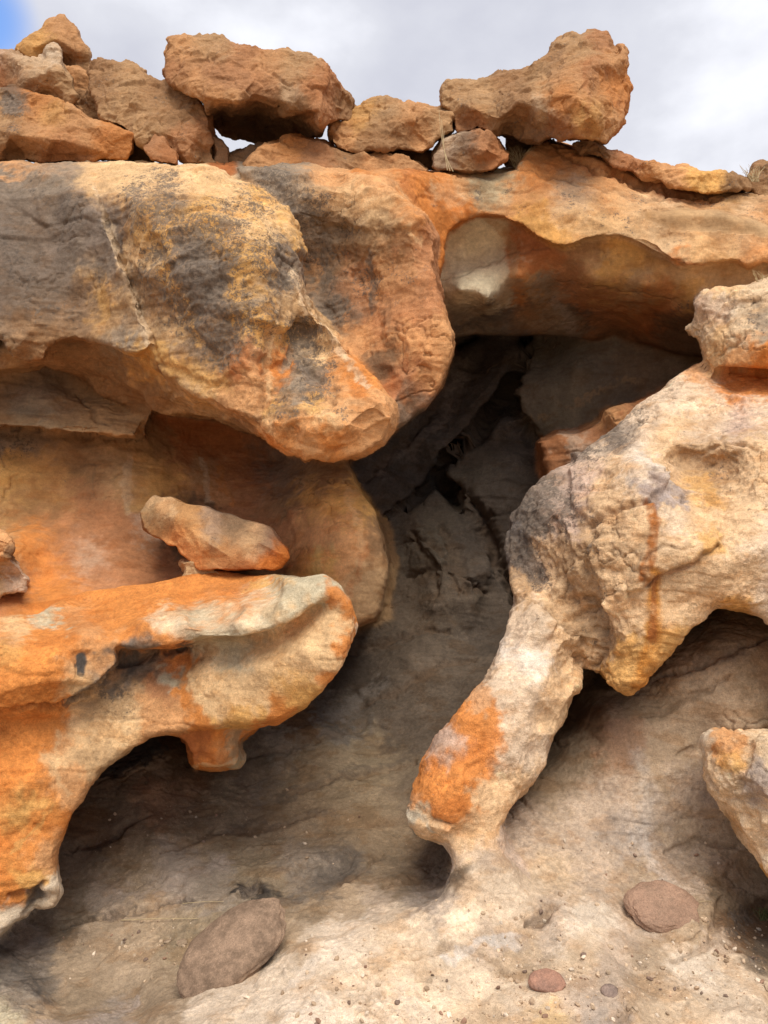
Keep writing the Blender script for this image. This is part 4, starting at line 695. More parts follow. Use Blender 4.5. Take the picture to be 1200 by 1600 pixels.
# orientation check
nn = normals(v, q); toc = (nn*(EYE-v)).sum(1); 
if np.median(toc[(vid == names.index('rock_ledge')) & (px > 100) & (py < 1100) & (v[:, 1] < 3)]) < 0: q = q[:, ::-1].copy(); fid = vid[q[:, 0]]
def fmask(n): return fid == names.index(n)
def thing(name, label, cat, loc, parts, group=None):
    e = empty(name, loc); tag(e, label, cat, group)
    for pn, ns in parts:
        split_mesh(pn, np.isin(fid, [100 if x == 'leg' else names.index(x) for x in ns]), e)
    return e
thing('cap_rock', 'huge weathered cap rock with black lichen bulge and rounded hollow, roofing the whole cave', 'rock', (0, 4.5, 1.6),
      [('bulging_overhang', ['overhang']), ('blunt_nose', ['overhang_nose']), ('upper_band', ['cap_band']), ('hollow_ceiling', ['hollow_ceiling'])])
thing('recess_wall', 'brown and orange stained rock wall set back beneath the black lichened overhang', 'rock', (-1, 4.2, .9),
      [('stained_wall', ['recess_wall']), ('flat_block', ['recess_block'])])
thing('rock_ledge', 'bright orange and cream rock ledge jutting out at left on a tapering orange foot', 'rock ledge', (-1.2, 3.2, .3),
      [('jutting_ledge', ['rock_ledge']), ('hanging_stub', ['hanging_stub'])])
thing('rock_pillar', 'cream rock pillar with rust drip and an orange patched slanting leg standing on the floor', 'rock pillar', (.6, 3.2, .4), [('shoulder', ['rock_pillar']), ('leg', ['leg'])])
def single(name, ns, label, cat):
    o = split_mesh(name, fmask(ns), None); c = np.empty(len(o.data.vertices)*3); o.data.vertices.foreach_get('co', c)
    c = c.reshape(-1, 3).mean(0); from mathutils import Matrix
    o.data.transform(Matrix.Translation(-Vector(c))); o.location = c; tag(o, label, cat); return o
single('knobbly_rock', 'pillar_knob', 'pale knobbly rock at the right edge resting across a crack on top of the pillar', 'rock')
single('angular_rock', 'edge_rock', 'pale angular rock jutting in from the right edge above the brown hollow', 'rock')
single('dark_block', 'inner_block', 'big dark rounded block wedged under the ceiling at the back of the cave', 'rock')
single('reddish_rock', 'pink_blocks', 'low reddish rock behind the sloping shoulder of the cream pillar', 'rock')
fl = split_mesh('cave_floor', fmask('floor'), None); fl['kind'] = 'structure'
# surface sampler for what lies on the bedrock
from mathutils.bvhtree import BVHTree
_m = (v[q[:, 0]][:, 1] < 4.2) & (px[q[:, 0]] > -50) & (px[q[:, 0]] < 1250) & (py[q[:, 0]] > 880)
_f = q[_m]; _u, _i = np.unique(_f, return_inverse=True)
BV = BVHTree.FromPolygons([tuple(x) for x in v[_u].tolist()], _i.reshape(-1, 4).tolist())
def hit(x, y):
    d = Vector(P(x, y, 1.0)-EYE).normalized(); h = BV.ray_cast(Vector(EYE), d)
    return h[0], h[1]
print('bedrock', time.time()-T0)
# ------------------------------------------------------------------ loose boulders on the rim: each its own little field
def boulder(name, label, out, d, back, b, l=(), R=10, step=2.6, amp=1., s=(), cat='boulder', rough_=.8, seed=0, chip=1., group=None):
    xs = [p[0] for p in out]; ys = [p[1] for p in out]; pad = 22
    ymin = min(c[2] for c in d)
    bx = np.arange(min(xs)-pad, max(xs)+pad, step); by = np.arange(min(ys)-pad, max(ys)+pad, step)
    bw = np.arange(math.log(ymin)*F-60, math.log(back)*F+14, step*1.3)
    X, Y = np.meshgrid(bx, by, indexing='ij')
    s2 = poly_sd(out, X, Y)+2.0*np.sin(X*.11+Y*.07+seed)*.7+1.2*np.sin(X*.05-Y*.19+seed)
    D = rbf([(a, b_, math.log(c)*F) for a, b_, c in d], X, Y, 3.)
    D = D*.15+linear(d, X, Y, D)*.85
    w = bw[None, None, :]
    mid = math.log(back)*F
    f = np.maximum(D[:, :, None]-w, w-mid)*.85
    # the far side draws in so that the boulder is round, not a tube
    tap = s2[:, :, None]+np.maximum(w-(D[:, :, None]+mid)/2, 0)*.35
    Vb = rmax(f, tap, R*.42).astype(np.float32)
    Vb[0] = Vb[-1] = 5; Vb[:, 0] = 5; Vb[:, -1] = 5; Vb[:, :, 0] = 5; Vb[:, :, -1] = 5
    vi, qq = surface_nets(Vb)
    vv = P(bx[0]+vi[:, 0]*step, by[0]+vi[:, 1]*step, np.exp((bw[0]+vi[:, 2]*step*1.3)/F))
    vv, qq = subdivide(vv, qq)
    n_ = normals(vv, qq)
    if ((vv-vv.mean(0))*n_).sum(1).mean() < 0: qq = qq[:, ::-1].copy(); n_ = -n_
    a1, _ = chips(vv, 7., 60+seed); a2, _ = chips(vv, 17., 61+seed); a3, _ = chips(vv*np.array([1, 1, 1.8]), 40., 62+seed)
    rr = .1-np.abs(perlin(vv*6.+seed, 67))+.16*beds(vv+seed, 11., 68)+.06*beds(vv+seed, 30., 69)
    dd = (a1*.16+a2*.16+a3*.12)*chip+(.03*rr+.010*fbm(vv*5., 3, 63+seed)+.0045*fbm(vv*20., 4, 64+seed)+.0012*fbm(vv*70., 2, 65))*amp + .004*fbm(vv*np.array([4, 4, 26.]), 3, 66+seed)*amp
    vv = vv+n_*dd[:, None]
    X_, Y_ = proj(vv)
    cc = paint(b, X_, Y_, vv, warp=8, strokes=s, seed=5+seed)
    if cat == 'boulder': cc = (cc*.64+np.array([.38, .195, .09])*.36)*.86
    if name == 'wedge_stone': cc = cc*np.array([.98, .82, .66])
    me = mesh_np(name, vv, qq); attr(me, 'Col', cc); attr(me, 'Lich', mask(l, X_, Y_) if len(l) else np.zeros(len(vv))); attr(me, 'Rough', np.full(len(vv), rough_))
    c0 = vv.mean(0); c0[2] = vv[:, 2].min()
    from mathutils import Matrix
    me.transform(Matrix.Translation(-Vector(c0)))
    o = link(name, me, ROCK); o.location = c0; tag(o, label, cat, group); return o
G = 'loose boulders along the rim'
boulder('boulder', 'pointed pyramid boulder standing highest at the top left corner', [(22,76),(60,48),(92,22),(102,18),(108,30),(122,52),(138,76),(143,116),(120,122),(90,108),(45,90)], [(50,75,4.5),(95,30,4.55),(90,60,4.45),(120,80,4.5),(135,100,4.55),(90,95,4.6)], 5.1, ['tan',(60,60,20,'gold'),(95,40,18,'peach'),(110,70,20,'peach'),(100,100,24,'brown'),(130,90,18,'tan')], R=6, seed=1, chip=.7, group=G)
boulder('boulder', 'pale lumpy boulder with a small white knob in front of the pyramid boulder', [(-70,75),(0,78),(25,88),(50,90),(68,86),(74,72),(82,68),(92,76),(98,95),(104,112),(114,125),(118,160),(116,178),(95,172),(60,160),(30,140),(-70,140)], [(0,90,4.2),(40,100,4.12),(80,80,4.15),(80,110,4.08),(40,125,4.1),(100,150,4.15),(70,150,4.2),(0,130,4.25)], 4.8, ['tan',(0,85,30,'pink'),(30,95,22,'pale'),(82,82,12,'white'),(60,110,24,'pale'),(90,140,24,'tan'),(40,130,20,'brown'),(0,120,24,'rust')], l=[(60,130,30,.3)], R=11, seed=2, group=G)
boulder('boulder', 'small dark brown rock tucked behind the pale lumpy boulder', [(95,100),(125,108),(146,122),(150,150),(168,180),(175,200),(140,195),(116,178)], [(120,130,4.3),(140,150,4.25),(130,180,4.3)], 4.8, ['brown',(120,120,20,'peach'),(135,160,20,'brown')], l=[(130,150,30,.3)], R=6, seed=3, group=G)
boulder('boulder', 'low orange boulder with black patch lying on the left end of the rim', [(-80,140),(0,136),(50,143),(85,155),(112,166),(150,190),(190,198),(207,215),(209,235),(200,248),(150,252),(100,255),(0,252),(-80,252)], [(-60,160,4.0),(0,150,4.05),(60,165,3.98),(120,185,3.92),(180,210,3.9),(200,235,3.92),(100,220,3.86),(20,210,3.85),(100,245,3.98),(20,240,4.0),(170,240,3.95)], 4.6, ['peach',(20,160,20,'char'),(0,180,24,'tan'),(60,160,24,'orange'),(60,210,30,'peach'),(120,200,24,'peach'),(180,220,24,'orange'),(100,235,30,'rust'),(20,225,24,'brown'),(80,180,20,'gold')], l=[(18,165,26,.9),(20,200,30,.5),(80,240,30,.3)], R=12, seed=4, group=G)
boulder('boulder', 'broad brown boulder with several faces, left of the big slab', [(139,112),(148,98),(175,97),(200,95),(222,112),(250,127),(285,134),(305,152),(322,168),(326,190),(334,225),(337,258),(310,259),(292,254),(262,232),(244,212),(226,228),(210,215),(188,200),(160,185),(146,160)], [(150,110,4.15),(200,105,4.1),(180,140,4.0),(220,150,3.95),(200,190,3.95),(260,150,4.0),(255,200,3.86),(290,180,3.95),(310,200,3.92),(325,240,3.98),(290,240,3.9)], 4.7, ['tan',(160,120,24,'brown'),(200,120,24,'tan'),(250,150,24,'brown'),(230,180,24,'tan'),(280,170,24,'brown'),(300,220,24,'redbr'),(190,170,20,'tan'),(320,250,16,'brown')], l=[(170,130,30,.4),(260,160,30,.4),(290,200,30,.3),(310,240,20,.4)], R=7, seed=5, chip=1.3, group=G)
boulder('boulder', 'small reddish triangular stone at the foot of the broad brown boulder', [(222,230),(232,212),(244,204),(256,216),(276,236),(277,258),(250,258),(236,250)], [(245,212,3.88),(250,240,3.78),(265,245,3.82)], 4.2, ['redbr',(245,220,14,'redbr'),(265,245,14,'rust')], R=4, seed=6, chip=.6, group=G)
boulder('boulder', 'small dark stone in the gap behind the triangular stone', [(200,220),(225,222),(240,245),(240,262),(200,262)], [(220,240,4.1)], 4.4, ['dbrown'], R=6, seed=16, group=G)
boulder('boulder', 'long thick reddish slab bridging a dark gap, biggest on the left of the rim', [(262,130),(263,62),(280,58),(300,60),(335,54),(352,60),(370,72),(385,76),(420,82),(450,79),(475,84),(492,92),(512,106),(522,122),(548,148),(553,168),(547,186),(530,186),(510,196),(503,214),(470,218),(420,222),(380,222),(345,212),(326,176),(318,160),(290,146)],
    [(270,70,3.96),(268,125,3.95),(340,65,3.98),(345,85,3.84),(300,130,3.84),(318,150,3.80),(332,162,3.78),(372,158,3.72),(400,110,3.80),(400,150,3.80),(450,90,3.93),(455,115,3.78),(450,160,3.78),(450,174,3.76),(490,120,3.74),(500,172,3.70),(498,188,3.70),(512,112,3.78),(545,165,4.0),(520,185,3.86),(345,178,4.3),(400,178,4.3),(458,188,4.2),(400,205,4.58),(470,208,4.4),(350,205,4.6)], 4.8,
    ['redbr',(280,80,24,'peach'),(270,110,20,'redbr'),(330,75,26,'tan'),(330,110,26,'redbr'),(380,90,26,'redbr'),(420,100,24,'peach'),(470,100,26,'tan'),(300,135,24,'peach'),(350,153,(24,8),'peach'),(400,130,30,'redbr'),(450,145,16,'pale'),(450,165,24,'brown'),(490,130,24,'rust'),(500,170,20,'redbr'),(515,150,16,'redbr'),(540,160,16,'brown'),(410,200,60,'dbrown')], l=[(290,90,30,.3),(350,90,30,.3),(480,110,20,.3)], R=6, seed=7, chip=1.1, group=G)
boulder('boulder', 'dark narrow stone standing under the left end of the long slab', [(334,215),(348,218),(356,235),(358,262),(334,262)], [(345,240,3.98)], 4.35, ['dbrown'], R=5, seed=17, group=G)
boulder('boulder', 'low grey brown stone under the middle of the long slab', [(352,264),(356,238),(385,229),(412,225),(425,240),(420,266)], [(390,240,4.08),(370,255,4.05),(410,250,4.06)], 4.4, ['brown',(390,235,16,'grey'),(380,250,16,'tan')], R=7, seed=8, group=G)
boulder('boulder', 'flat orange stone with a shadowed edge lying below the long slab', [(380,266),(392,244),(415,226),(440,216),(466,213),(490,219),(520,230),(560,240),(600,243),(635,250),(660,262),(668,272),(620,270),(500,270)], [(465,220,3.98),(440,240,3.88),(400,256,3.85),(500,245,3.86),(520,260,3.85),(560,250,3.9),(620,258,3.9)], 4.4, ['redbr',(450,225,24,'orange'),(420,245,24,'peach'),(500,240,24,'redbr'),(540,250,20,'brown'),(600,255,30,'peach')], l=[(540,250,30,.3)], R=6, seed=9, group=G)
boulder('boulder', 'rounded brown boulder between the two biggest boulders', [(512,205),(520,192),(545,186),(556,166),(570,158),(592,154),(625,158),(650,164),(685,168),(704,178),(710,198),(712,207),(690,213),(678,225),(660,236),(600,234),(560,240),(530,232),(515,222)], [(530,200,3.95),(560,175,4.0),(600,165,4.0),(620,190,3.88),(600,215,3.88),(660,180,3.95),(690,195,3.95),(650,225,3.98),(560,215,3.9)], 4.5, ['tan',(560,175,24,'gold'),(600,180,24,'tan'),(650,185,24,'peach'),(600,215,24,'brown'),(530,215,18,'peach'),(690,190,18,'tan')], l=[(600,170,30,.35),(650,210,24,.3)], R=12, seed=10, chip=1.2, group=G)
boulder('boulder', 'dark stone under the rounded brown boulder', [(560,236),(600,228),(660,228),(690,240),(690,266),(600,262)], [(620,245,4.15)], 4.5, ['dbrown'], R=6, seed=18, group=G)
boulder('boulder', 'small grey and red boulder below the biggest right hand boulder', [(675,262),(676,238),(690,216),(715,210),(732,208),(748,202),(765,208),(782,222),(797,240),(790,256),(770,266),(720,270)], [(700,225,3.92),(690,250,3.9),(725,225,3.84),(740,215,3.86),(760,235,3.78),(785,245,3.86),(740,255,3.86)], 4.3, ['redbr',(705,222,14,'white'),(700,240,20,'grey'),(730,230,16,'dgrey'),(760,225,16,'redbr'),(770,245,20,'rust'),(740,255,16,'brown')], l=[(725,240,14,.4)], R=7, seed=11, group=G)
boulder('boulder', 'biggest right hand boulder, orange wedge rising to a jagged top', [(691,165),(690,138),(700,130),(740,127),(762,124),(790,114),(815,108),(838,98),(852,90),(864,74),(872,64),(884,54),(894,50),(906,56),(925,53),(945,54),(952,60),(957,76),(966,86),(971,74),(979,82),(981,110),(981,140),(977,165),(974,185),(966,203),(946,223),(920,217),(890,214),(865,216),(840,222),(800,214),(770,206),(745,202),(722,210),(712,203),(708,180),(700,172)],
    [(700,150,4.0),(760,135,4.0),(720,190,3.98),(740,170,3.86),(800,125,3.98),(800,145,3.82),(812,160,3.74),(780,185,3.84),(840,170,3.72),(850,110,3.92),(860,150,3.68),(890,60,4.0),(880,100,3.78),(930,60,3.95),(925,100,3.7),(900,150,3.6),(930,180,3.6),(900,200,3.66),(960,100,3.8),(978,130,3.95),(965,190,3.8),(940,215,3.75),(840,200,3.86),(790,205,4.0)], 4.8,
    ['peach',(710,145,24,'tan'),(760,150,24,'tan'),(740,190,18,'redbr'),(800,130,24,'brown'),(810,170,18,'brown'),(845,175,(12,18),'pale'),(800,190,24,'brown'),(850,120,24,'tan'),(870,100,20,'brown'),(900,75,24,'tan'),(895,110,26,'peach'),(880,150,22,'orange'),(920,140,24,'peach'),(930,110,16,'redbr'),(920,180,24,'gold'),(960,140,24,'orange'),(950,190,24,'peach'),(960,90,18,'peach'),(940,60,16,'redbr'),(880,200,20,'redbr'),(845,215,30,'dbrown')],
    s=[([(925,100),(915,140),(920,180),(915,205)],7,'rust',.6,.6,.6)], l=[(720,150,30,.4),(780,160,30,.4),(870,90,30,.35),(810,190,24,.4),(900,60,30,.3)], R=9, seed=12, chip=1.1, group=G)
boulder('boulder', 'dark stone under the left belly of the biggest right hand boulder', [(790,212),(840,210),(870,222),(850,240),(830,262),(790,262)], [(820,235,4.2)], 4.6, ['dbrown'], R=6, seed=19, group=G)
boulder('rock_slab', 'thin weathered slab lying on the sloping right end of the rim', [(890,224),(915,219),(935,226),(960,238),(1000,250),(1030,257),(1065,263),(1100,268),(1140,272),(1166,282),(1172,294),(1130,300),(1090,300),(1050,292),(1020,280),(985,268),(950,254),(915,240)], [(905,226,3.98),(960,245,3.9),(1020,264,3.9),(1080,280,3.86),(1140,284,3.9),(1000,270,3.98)], 4.4, ['gold',(920,230,24,'brown'),(980,250,24,'redbr'),(1040,268,30,'peach'),(1100,280,24,'gold'),(1150,288,20,'brown')], l=[(920,230,30,.4),(1000,256,30,.3),(1140,280,30,.4)], R=5, seed=13, cat='slab')
boulder('boulder', 'small brown boulder at the far right end of the rim', [(1168,285),(1172,272),(1182,260),(1200,252),(1240,248),(1290,262),(1290,310),(1180,308)], [(1185,275,4.0),(1220,265,3.98),(1220,295,3.95)], 4.5, ['tan',(1190,270,16,'brown'),(1220,280,20,'tan')], l=[(1200,275,30,.5)], R=9, seed=14, group=G)
# the wedge of stone on the ledge
boulder('wedge_stone', 'broken wedge of grey topped stone lying on the ledge under the overhang', [(219,800),(226,786),(242,773),(252,779),(268,779),(290,785),(320,792),(352,803),(392,815),(425,828),(438,842),(449,857),(452,874),(440,886),(400,890),(350,893),(312,890),(296,880),(284,866),(278,850),(262,850),(240,836),(223,826)],
    [(225,810,3.46),(242,780,3.48),(240,825,3.42),(255,800,3.38),(270,845,3.36),(290,790,3.36),(300,830,3.26),(300,875,3.3),(330,815,3.30),(330,850,3.22),(360,870,3.22),(360,815,3.36),(400,845,3.26),(430,835,3.34),(440,865,3.25),(400,880,3.26),(430,880,3.3)], 3.85,
    ['tan',(235,795,20,'olive'),(245,820,20,'brown'),(255,785,14,'pale'),(290,800,20,'tan'),(305,830,16,'cream'),(330,820,20,'mauve'),(360,830,24,'grey'),(400,845,20,'pale'),(350,865,26,'tan'),(420,850,16,'mauve'),(300,870,20,'peach'),(430,870,20,'orange'),(360,885,30,'redbr'),(270,840,20,'peach')], l=[(240,810,20,.3),(350,840,40,.3)], R=3, step=2.2, seed=15, cat='stone', chip=.35, amp=.35)
boulder('support_stone', 'small orange stone wedged beneath the wedge stone', [(284,878),(300,874),(330,886),(350,898),(345,908),(290,908)], [(300,890,3.3),(330,898,3.3)], 3.7, ['peach',(300,888,12,'tan')], R=4, step=2.2, seed=20, cat='stone')
boulder('cracked_rock', 'pitted tan rock poking in at the left edge beside the orange recess', [(-60,830),(0,835),(14,845),(22,860),(18,875),(30,890),(45,905),(40,925),(15,925),(-10,935),(-60,930)], [(0,850,3.2),(10,865,3.22),(0,890,3.3),(30,905,3.34),(-40,880,3.2)], 3.75, ['tan',(0,850,14,'peach'),(12,860,8,'dbrown'),(20,905,16,'pink'),(0,900,16,'tan')], l=[(10,870,14,.4)], R=7, step=2.2, seed=21, cat='rock')

# ------------------------------------------------------------------ worn stones on the cave floor
def stone(name, label, cx, cy, rx, ry, ang, thick, cols, seed, sub=5, sink=.3, tiltn=None, group=None, dent=(), chipamp=.0, cat='stone', lift=0, square=2.0):
    """flattened river-worn stone; rx, ry half sizes in photo pixels on the face, ang its lean, thick in metres"""
    h, nrm = hit(cx, cy)
    if h is None: return None
    Yd = h.y; pxm = Yd/F*1.0
    bpy_me = bpy.data.meshes.new(name); import bmesh
    bm = bmesh.new(); bmesh.ops.create_icosphere(bm, subdivisions=sub, radius=1); bm.to_mesh(bpy_me); bm.free()
    a = np.empty(len(bpy_me.vertices)*3); bpy_me.vertices.foreach_get('co', a); a = a.reshape(-1, 3)
    tri = np.empty(len(bpy_me.loops), np.int32); bpy_me.loops.foreach_get('vertex_index', tri); tri = tri.reshape(-1, 3); bpy.data.meshes.remove(bpy_me)
    r = (np.abs(a[:, 0])**square+np.abs(a[:, 1])**square+np.abs(a[:, 2])**2.6)**(-1/square)
    a = a*np.minimum(r, 1.5)[:, None]
    a = a*(1+.20*fbm(a*.9+seed*3.1, 2, seed)+.09*fbm(a*2.4+seed, 3, seed+1)+.015*fbm(a*9, 3, seed+2))[:, None]
    if chipamp: c_, _ = chips(a+seed, 1.6, seed); a = a*(1+c_*chipamp)[:, None]
    loc = a*np.array([rx*pxm, ry*pxm, thick/2])
    N_ = (Vector(tiltn) if tiltn else nrm).normalized()
    toward = (Vector(EYE)-h).normalized()
    Xa = Vector((math.cos(ang), 0, math.sin(ang))); Xa = (Xa-N_*Xa.dot(N_)).normalized(); Ya = N_.cross(Xa)
    R_ = np.array([list(Xa), list(Ya), list(N_)])
    # stretch so that the outline keeps its size from the front
    w = loc@R_; base = np.array(h)+np.array(N_)*(thick*(.5-sink)+lift)
    me = mesh_np(name, w, tri)
    g = fbm(w*14+seed, 4, seed); g2 = fbm(w*40, 3, seed+5)
    c0, c1 = np.array(PAL.get(cols[0], cols[0]), float), np.array(PAL.get(cols[1], cols[1]), float)
    t = np.clip(.5+g*1.6+g2*1.1+.9*fbm(w*160, 2, seed+6), 0, 1)[:, None]
    attr(me, 'Col', c0*(1-t)+c1*t); attr(me, 'Lich', np.zeros(len(w))); attr(me, 'Rough', np.full(len(w), .9))
    o = link(name, me, COBBLE); o.location = base; tag(o, label, cat, group); return o
K1, K2 = (.30, .19, .135), (.235, .145, .10)
stone('oval_stone', 'large flat oval brown stone lying tilted in the hollow at lower left', 371, 1496, 86, 48, .86, .085, ((.27, .185, .13), (.17, .115, .08)), 3, sub=6, tiltn=(-.12, -.80, .58), sink=.05, square=2.5, cat='stone', lift=.03)
stone('round_stone', 'round brown stone with a chipped top resting on the pale floor at right', 1031, 1425, 52, 40, .05, .07, (K1, (.27, .175, .125)), 8, sub=6, tiltn=(.05, -.72, .69), sink=.15, chipamp=.10, cat='stone', lift=.0)
stone('flat_pebble', 'small flat reddish pebble in the foreground below the foot of the pillar', 854, 1537, 26, 18, .0, .026, ((.32, .175, .125), (.25, .145, .11)), 5, sub=4, tiltn=(0, -.6, .8), sink=.2, cat='pebble')
stone('flat_pebble', 'small grey angular pebble to the right of the reddish pebble', 952, 1551, 12, 11, .4, .018, ((.26, .19, .16), (.20, .15, .13)), 6, sub=3, tiltn=(0, -.6, .8), sink=.25, chipamp=.3, cat='pebble')
stone('flat_pebble', 'rounded tan pebble beside the upper left edge of the oval stone', 284, 1474, 9, 6, 0, .016, ((.34, .26, .18), (.28, .2, .14)), 9, sub=3, cat='pebble')
stone('flat_pebble', 'small tan pebble just left of the rounded pebble by the oval stone', 262, 1472, 6, 4, 0, .012, ((.36, .28, .2), (.28, .2, .14)), 10, sub=3, cat='pebble')
# loose grit and crumbs of sandstone on the floor: nobody could count it
rng_ = np.random.default_rng(4); gv, gf, gc = [], [], []
ico = [(0,0,1),(.894,0,.447),(.276,.851,.447),(-.724,.526,.447),(-.724,-.526,.447),(.276,-.851,.447),(.724,.526,-.447),(-.276,.851,-.447),(-.894,0,-.447),(-.276,-.851,-.447),(.724,-.526,-.447),(0,0,-1)]
icf = [(0,1,2),(0,2,3),(0,3,4),(0,4,5),(0,5,1),(1,6,2),(2,7,3),(3,8,4),(4,9,5),(5,10,1),(2,6,7),(3,7,8),(4,8,9),(5,9,10),(1,10,6),(11,7,6),(11,8,7),(11,9,8),(11,10,9),(11,6,10)]
ico = np.array(ico); icf = np.array(icf)
fields = [((900,1540),(230,50),520),((560,1520),(150,60),170),((230,1480),(130,50),150),((1120,1500),(90,60),260),((800,1440),(80,40),90),((480,1300),(180,90),60),((1000,1350),(150,60),120),((300,1290),(150,60),90),((740,1590),(200,20),120)]
for (cx_, cy_), (sx_, sy_), n_g in fields:
    for _ in range(n_g):
        x_, y_ = cx_+rng_.normal()*sx_*.6, cy_+rng_.normal()*sy_*.6
        h_, nr = hit(x_, y_)
        if h_ is None or nr.z < .25: continue
        s_ = .0015+.0095*rng_.random()**5
        rr_ = ico*(1+.5*(rng_.random((12, 1))-.5)); A = np.linalg.qr(rng_.normal(size=(3, 3)))[0]
        gv.append((rr_*np.array([1, .8, .55])*s_)@A+np.array(h_)+np.array(nr)*s_*.25); gf.append(icf+12*len(gf))
        base_ = [(.50,.38,.27),(.40,.29,.2),(.6,.5,.4),(.28,.17,.12),(.2,.14,.11)][rng_.choice(5, p=[.35,.25,.2,.12,.08])]
        gc.append(np.tile(np.array(base_)*(.8+.4*rng_.random()), (12, 1)))
gm = mesh_np('grit', np.concatenate(gv), np.concatenate(gf), False)
gc = np.concatenate(gc); attr(gm, 'Col', gc); attr(gm, 'Lich', np.zeros(len(gc))); attr(gm, 'Rough', np.full(len(gc), .4))
tag(link('grit', gm, COBBLE), kind='stuff')
# straws and dry grass
def plain(name, c, rough=.8):
    m = bpy.data.materials.new(name); m.use_nodes = True; b = m.node_tree.nodes['Principled BSDF']; b.inputs['Roughness'].default_value = rough
    N, L = m.node_tree.nodes, m.node_tree.links; nz = N.new('ShaderNodeTexNoise'); nz.inputs['Scale'].default_value = 60
    g_ = N.new('ShaderNodeNewGeometry'); L.new(g_.outputs['Position'], nz.inputs['Vector'])
    cr = N.new('ShaderNodeValToRGB'); cr.color_ramp.elements[0].position = .35; cr.color_ramp.elements[1].position = .65
    cr.color_ramp.elements[0].color = (*[x*.7 for x in c], 1); cr.color_ramp.elements[1].color = (*c, 1)
    L.new(nz.outputs['Fac'], cr.inputs['Fac']); L.new(cr.outputs['Color'], b.inputs['Base Color']); return m
STRAW = plain('dry_straw', (.55, .44, .26)); GRASS = plain('dry_grass', (.34, .25, .12)); GREEN = plain('green_leaf', (.10, .12, .04))
def tube(pts, r0, r1, V_, F_):
    pts = [Vector(p) for p in pts]; n = len(pts); o = sum(len(x) for x in V_)
    ring = []
    for i, p in enumerate(pts):
        t = (pts[min(i+1, n-1)]-pts[max(i-1, 0)]).normalized(); a = t.cross(Vector((.3, 1, .2))).normalized(); b_ = t.cross(a); r = r0+(r1-r0)*i/(n-1)
        for k in range(4): ring.append(list(p+(a*math.cos(k*math.pi/2)+b_*math.sin(k*math.pi/2))*r))
    V_.append(np.array(ring)); F_.append(np.array([(o+i*4+k, o+i*4+(k+1) % 4, o+(i+1)*4+(k+1) % 4, o+(i+1)*4+k) for i in range(n-1) for k in range(4)]))
def strands(name, lines, r0, r1, mat, label, cat):
    V_, F_ = [], []
    for ln in lines: tube(ln, r0, r1, V_, F_)
    vv = np.concatenate(V_); c0 = vv.mean(0); c0[2] = vv[:, 2].min()
    o = link(name, mesh_np(name, vv-c0, np.concatenate(F_)), mat); o.location = c0; return tag(o, label, cat)
def on_floor(pp, lift=.004):
    out = []
    for x, y in pp:
        h_, n_ = hit(x, y); out.append(h_+n_*lift)
    return out
def lay(name, a, b_, label, r=.0016):
    p0, p1 = on_floor([a, b_], .006); mid_ = (p0+p1)/2+Vector((0, -.004, .004)); 
    strands(name, [[p0, mid_, p1]], r, r*.6, STRAW, label, 'straw')
lay('straw', (190, 1440), (312, 1437), 'long pale straw lying on the dark floor left of the oval stone')
lay('straw', (286, 1414), (350, 1411), 'short faint straw lying above the oval stone', .0011)
lay('straw', (1082, 1414), (1110, 1410), 'short straw lying to the right of the round brown stone', .0012)
def arc(p0, p1, bend, n=7):
    p0, p1, bend = Vector(p0), Vector(p1), Vector(bend); return [p0.lerp(p1, i/n)+bend*math.sin(math.pi*i/n) for i in range(n+1)]
strands('grass_stalk', [arc(P(703, 267, 3.78), P(686, 172, 3.80), (-.012, 0, 0)), arc(P(708, 268, 3.78), P(694, 205, 3.80), (-.02, 0, 0)), arc(P(699, 266, 3.78), P(690, 186, 3.79), (-.006, -.01, 0))], .0021, .001, STRAW, 'thin pale grass stalks rising in front of the grey and red boulder', 'grass')
def tuft(cx, cy, Y, w, hgt, n, label, mat=GRASS, seed=1, name='grass_tuft'):
    r_ = np.random.default_rng(seed); L_ = []
    for k in range(n):
        x0 = cx+(r_.random()-.5)*w*.5; x1 = x0+(r_.random()-.5)*w*1.5; hh = hgt*(.4+.6*r_.random())
        L_.append(arc(P(x0, cy, Y+r_.random()*.05), P(x1, cy-hh, Y+(r_.random()-.5)*.12), ((r_.random()-.5)*.03, 0, (r_.random())*.01)))
    strands(name, L_, .0018, .0006, mat, label, 'grass')
tuft(812, 264, 4.0, 34, 38, 60, 'dry brown grass tuft growing in the gap under the biggest right hand boulder', seed=1)
tuft(1180, 284, 3.9, 26, 28, 26, 'sparse pale grass tuft beside the far right boulder on the skyline', STRAW, seed=2)
tuft(1190, 445, 3.45, 24, 26, 24, 'dry straw coloured tuft above the knobbly rock at the right edge', STRAW, seed=3)
tuft(1192, 1438, 2.80, 24, 22, 26, 'small dark green weed in the shade under the edge rock', GREEN, seed=4, name='weed')
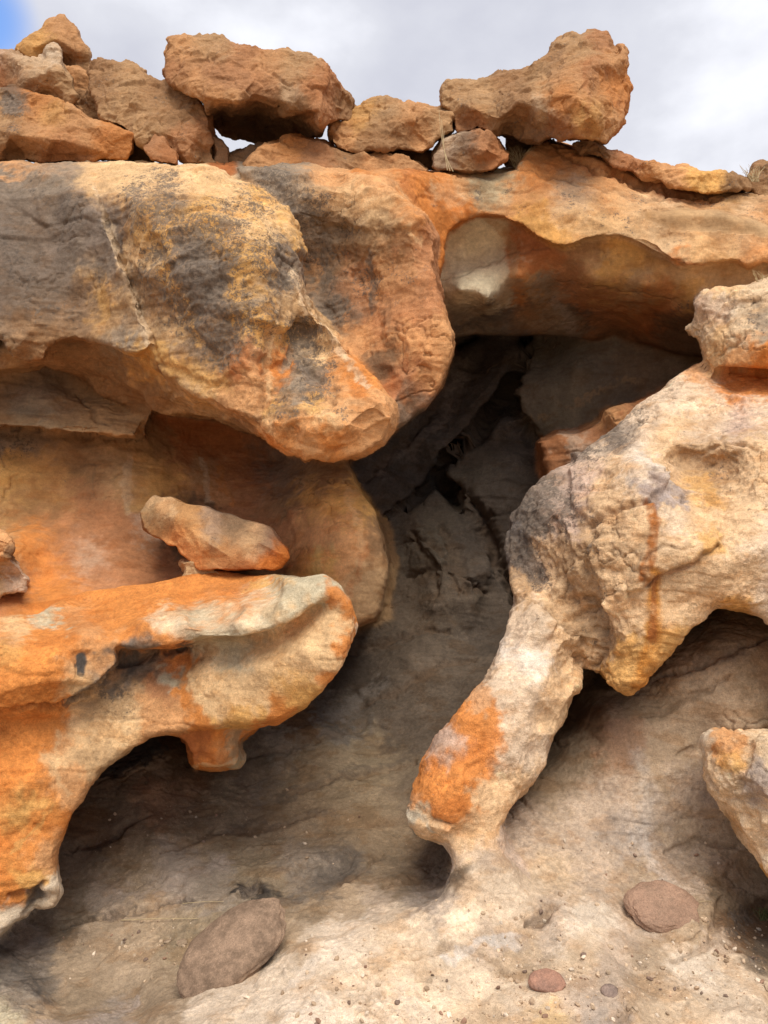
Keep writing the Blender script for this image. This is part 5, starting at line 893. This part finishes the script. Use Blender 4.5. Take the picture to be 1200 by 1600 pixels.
# ------------------------------------------------------------------ ground in front and the cliff that carries on to both sides
def sheet(name, X_, Y_, Z_, colr, kind='structure', rgh=.8):
    nx_, ny_ = X_.shape; vv = np.stack([X_.ravel(), Y_.ravel(), Z_.ravel()], -1); idx = np.arange(nx_*ny_).reshape(nx_, ny_)
    ff = np.stack([idx[:-1, :-1], idx[1:, :-1], idx[1:, 1:], idx[:-1, 1:]], -1).reshape(-1, 4)
    me = mesh_np(name, vv, ff); g_ = fbm(vv*1.3, 4, 91); g2_ = fbm(vv*7, 3, 92)
    attr(me, 'Col', np.array(colr)*(1+.35*g_+.25*g2_)[:, None]*np.array([1, 1, 1])); attr(me, 'Lich', np.clip(g_*1.2, 0, .5)); attr(me, 'Rough', np.full(len(vv), rgh))
    o = link(name, me, ROCK); o['kind'] = kind; return o
ax = np.concatenate([-np.geomspace(400, 3.2, 40), np.linspace(-3, 3, 140), np.geomspace(3.2, 400, 40)])
ay = np.concatenate([-np.geomspace(400, 1.6, 40), np.linspace(-1.5, 2.2, 90), np.geomspace(2.4, 900, 40)])
AX, AY = np.meshgrid(ax, ay, indexing='ij'); pg = np.stack([AX.ravel(), AY.ravel(), 0*AX.ravel()], -1)
near = np.exp(-(AX**2+AY**2)/60)
sheet('ground', AX, AY, .14+(.05*fbm(pg*1.1, 4, 95)+.01*fbm(pg*9, 3, 96)).reshape(AX.shape)*near, (.44, .335, .24))
def flank(name, x0, x1, label):
    u = np.linspace(0, 1, 170); s_ = np.linspace(0, 1, 120); U, S_ = np.meshgrid(u, s_, indexing='ij')
    a_ = U*math.pi*.95-.1; X_ = x0+(x1-x0)*S_; Yc = 5.6-2.1*np.sin(np.clip(a_, 0, math.pi))**.5*(1-.2*np.sin(U*9)); Z_ = .0+3.5*U**.8
    Yc = np.where(U > .8, Yc+(U-.8)*6, Yc)
    pp = np.stack([X_.ravel(), Yc.ravel(), Z_.ravel()], -1)
    dsp = (.30*fbm(pp*.9, 4, 97)-.12*np.abs(perlin(pp*2.4, 98))+.03*fbm(pp*7, 3, 99)).reshape(X_.shape)
    o = sheet(name, X_, Yc-dsp, Z_+dsp*.4, (.48, .31, .18), 'structure'); return o
flank('cliff', -7.5, -1.95, ''); flank('cliff', 1.95, 7.5, '')
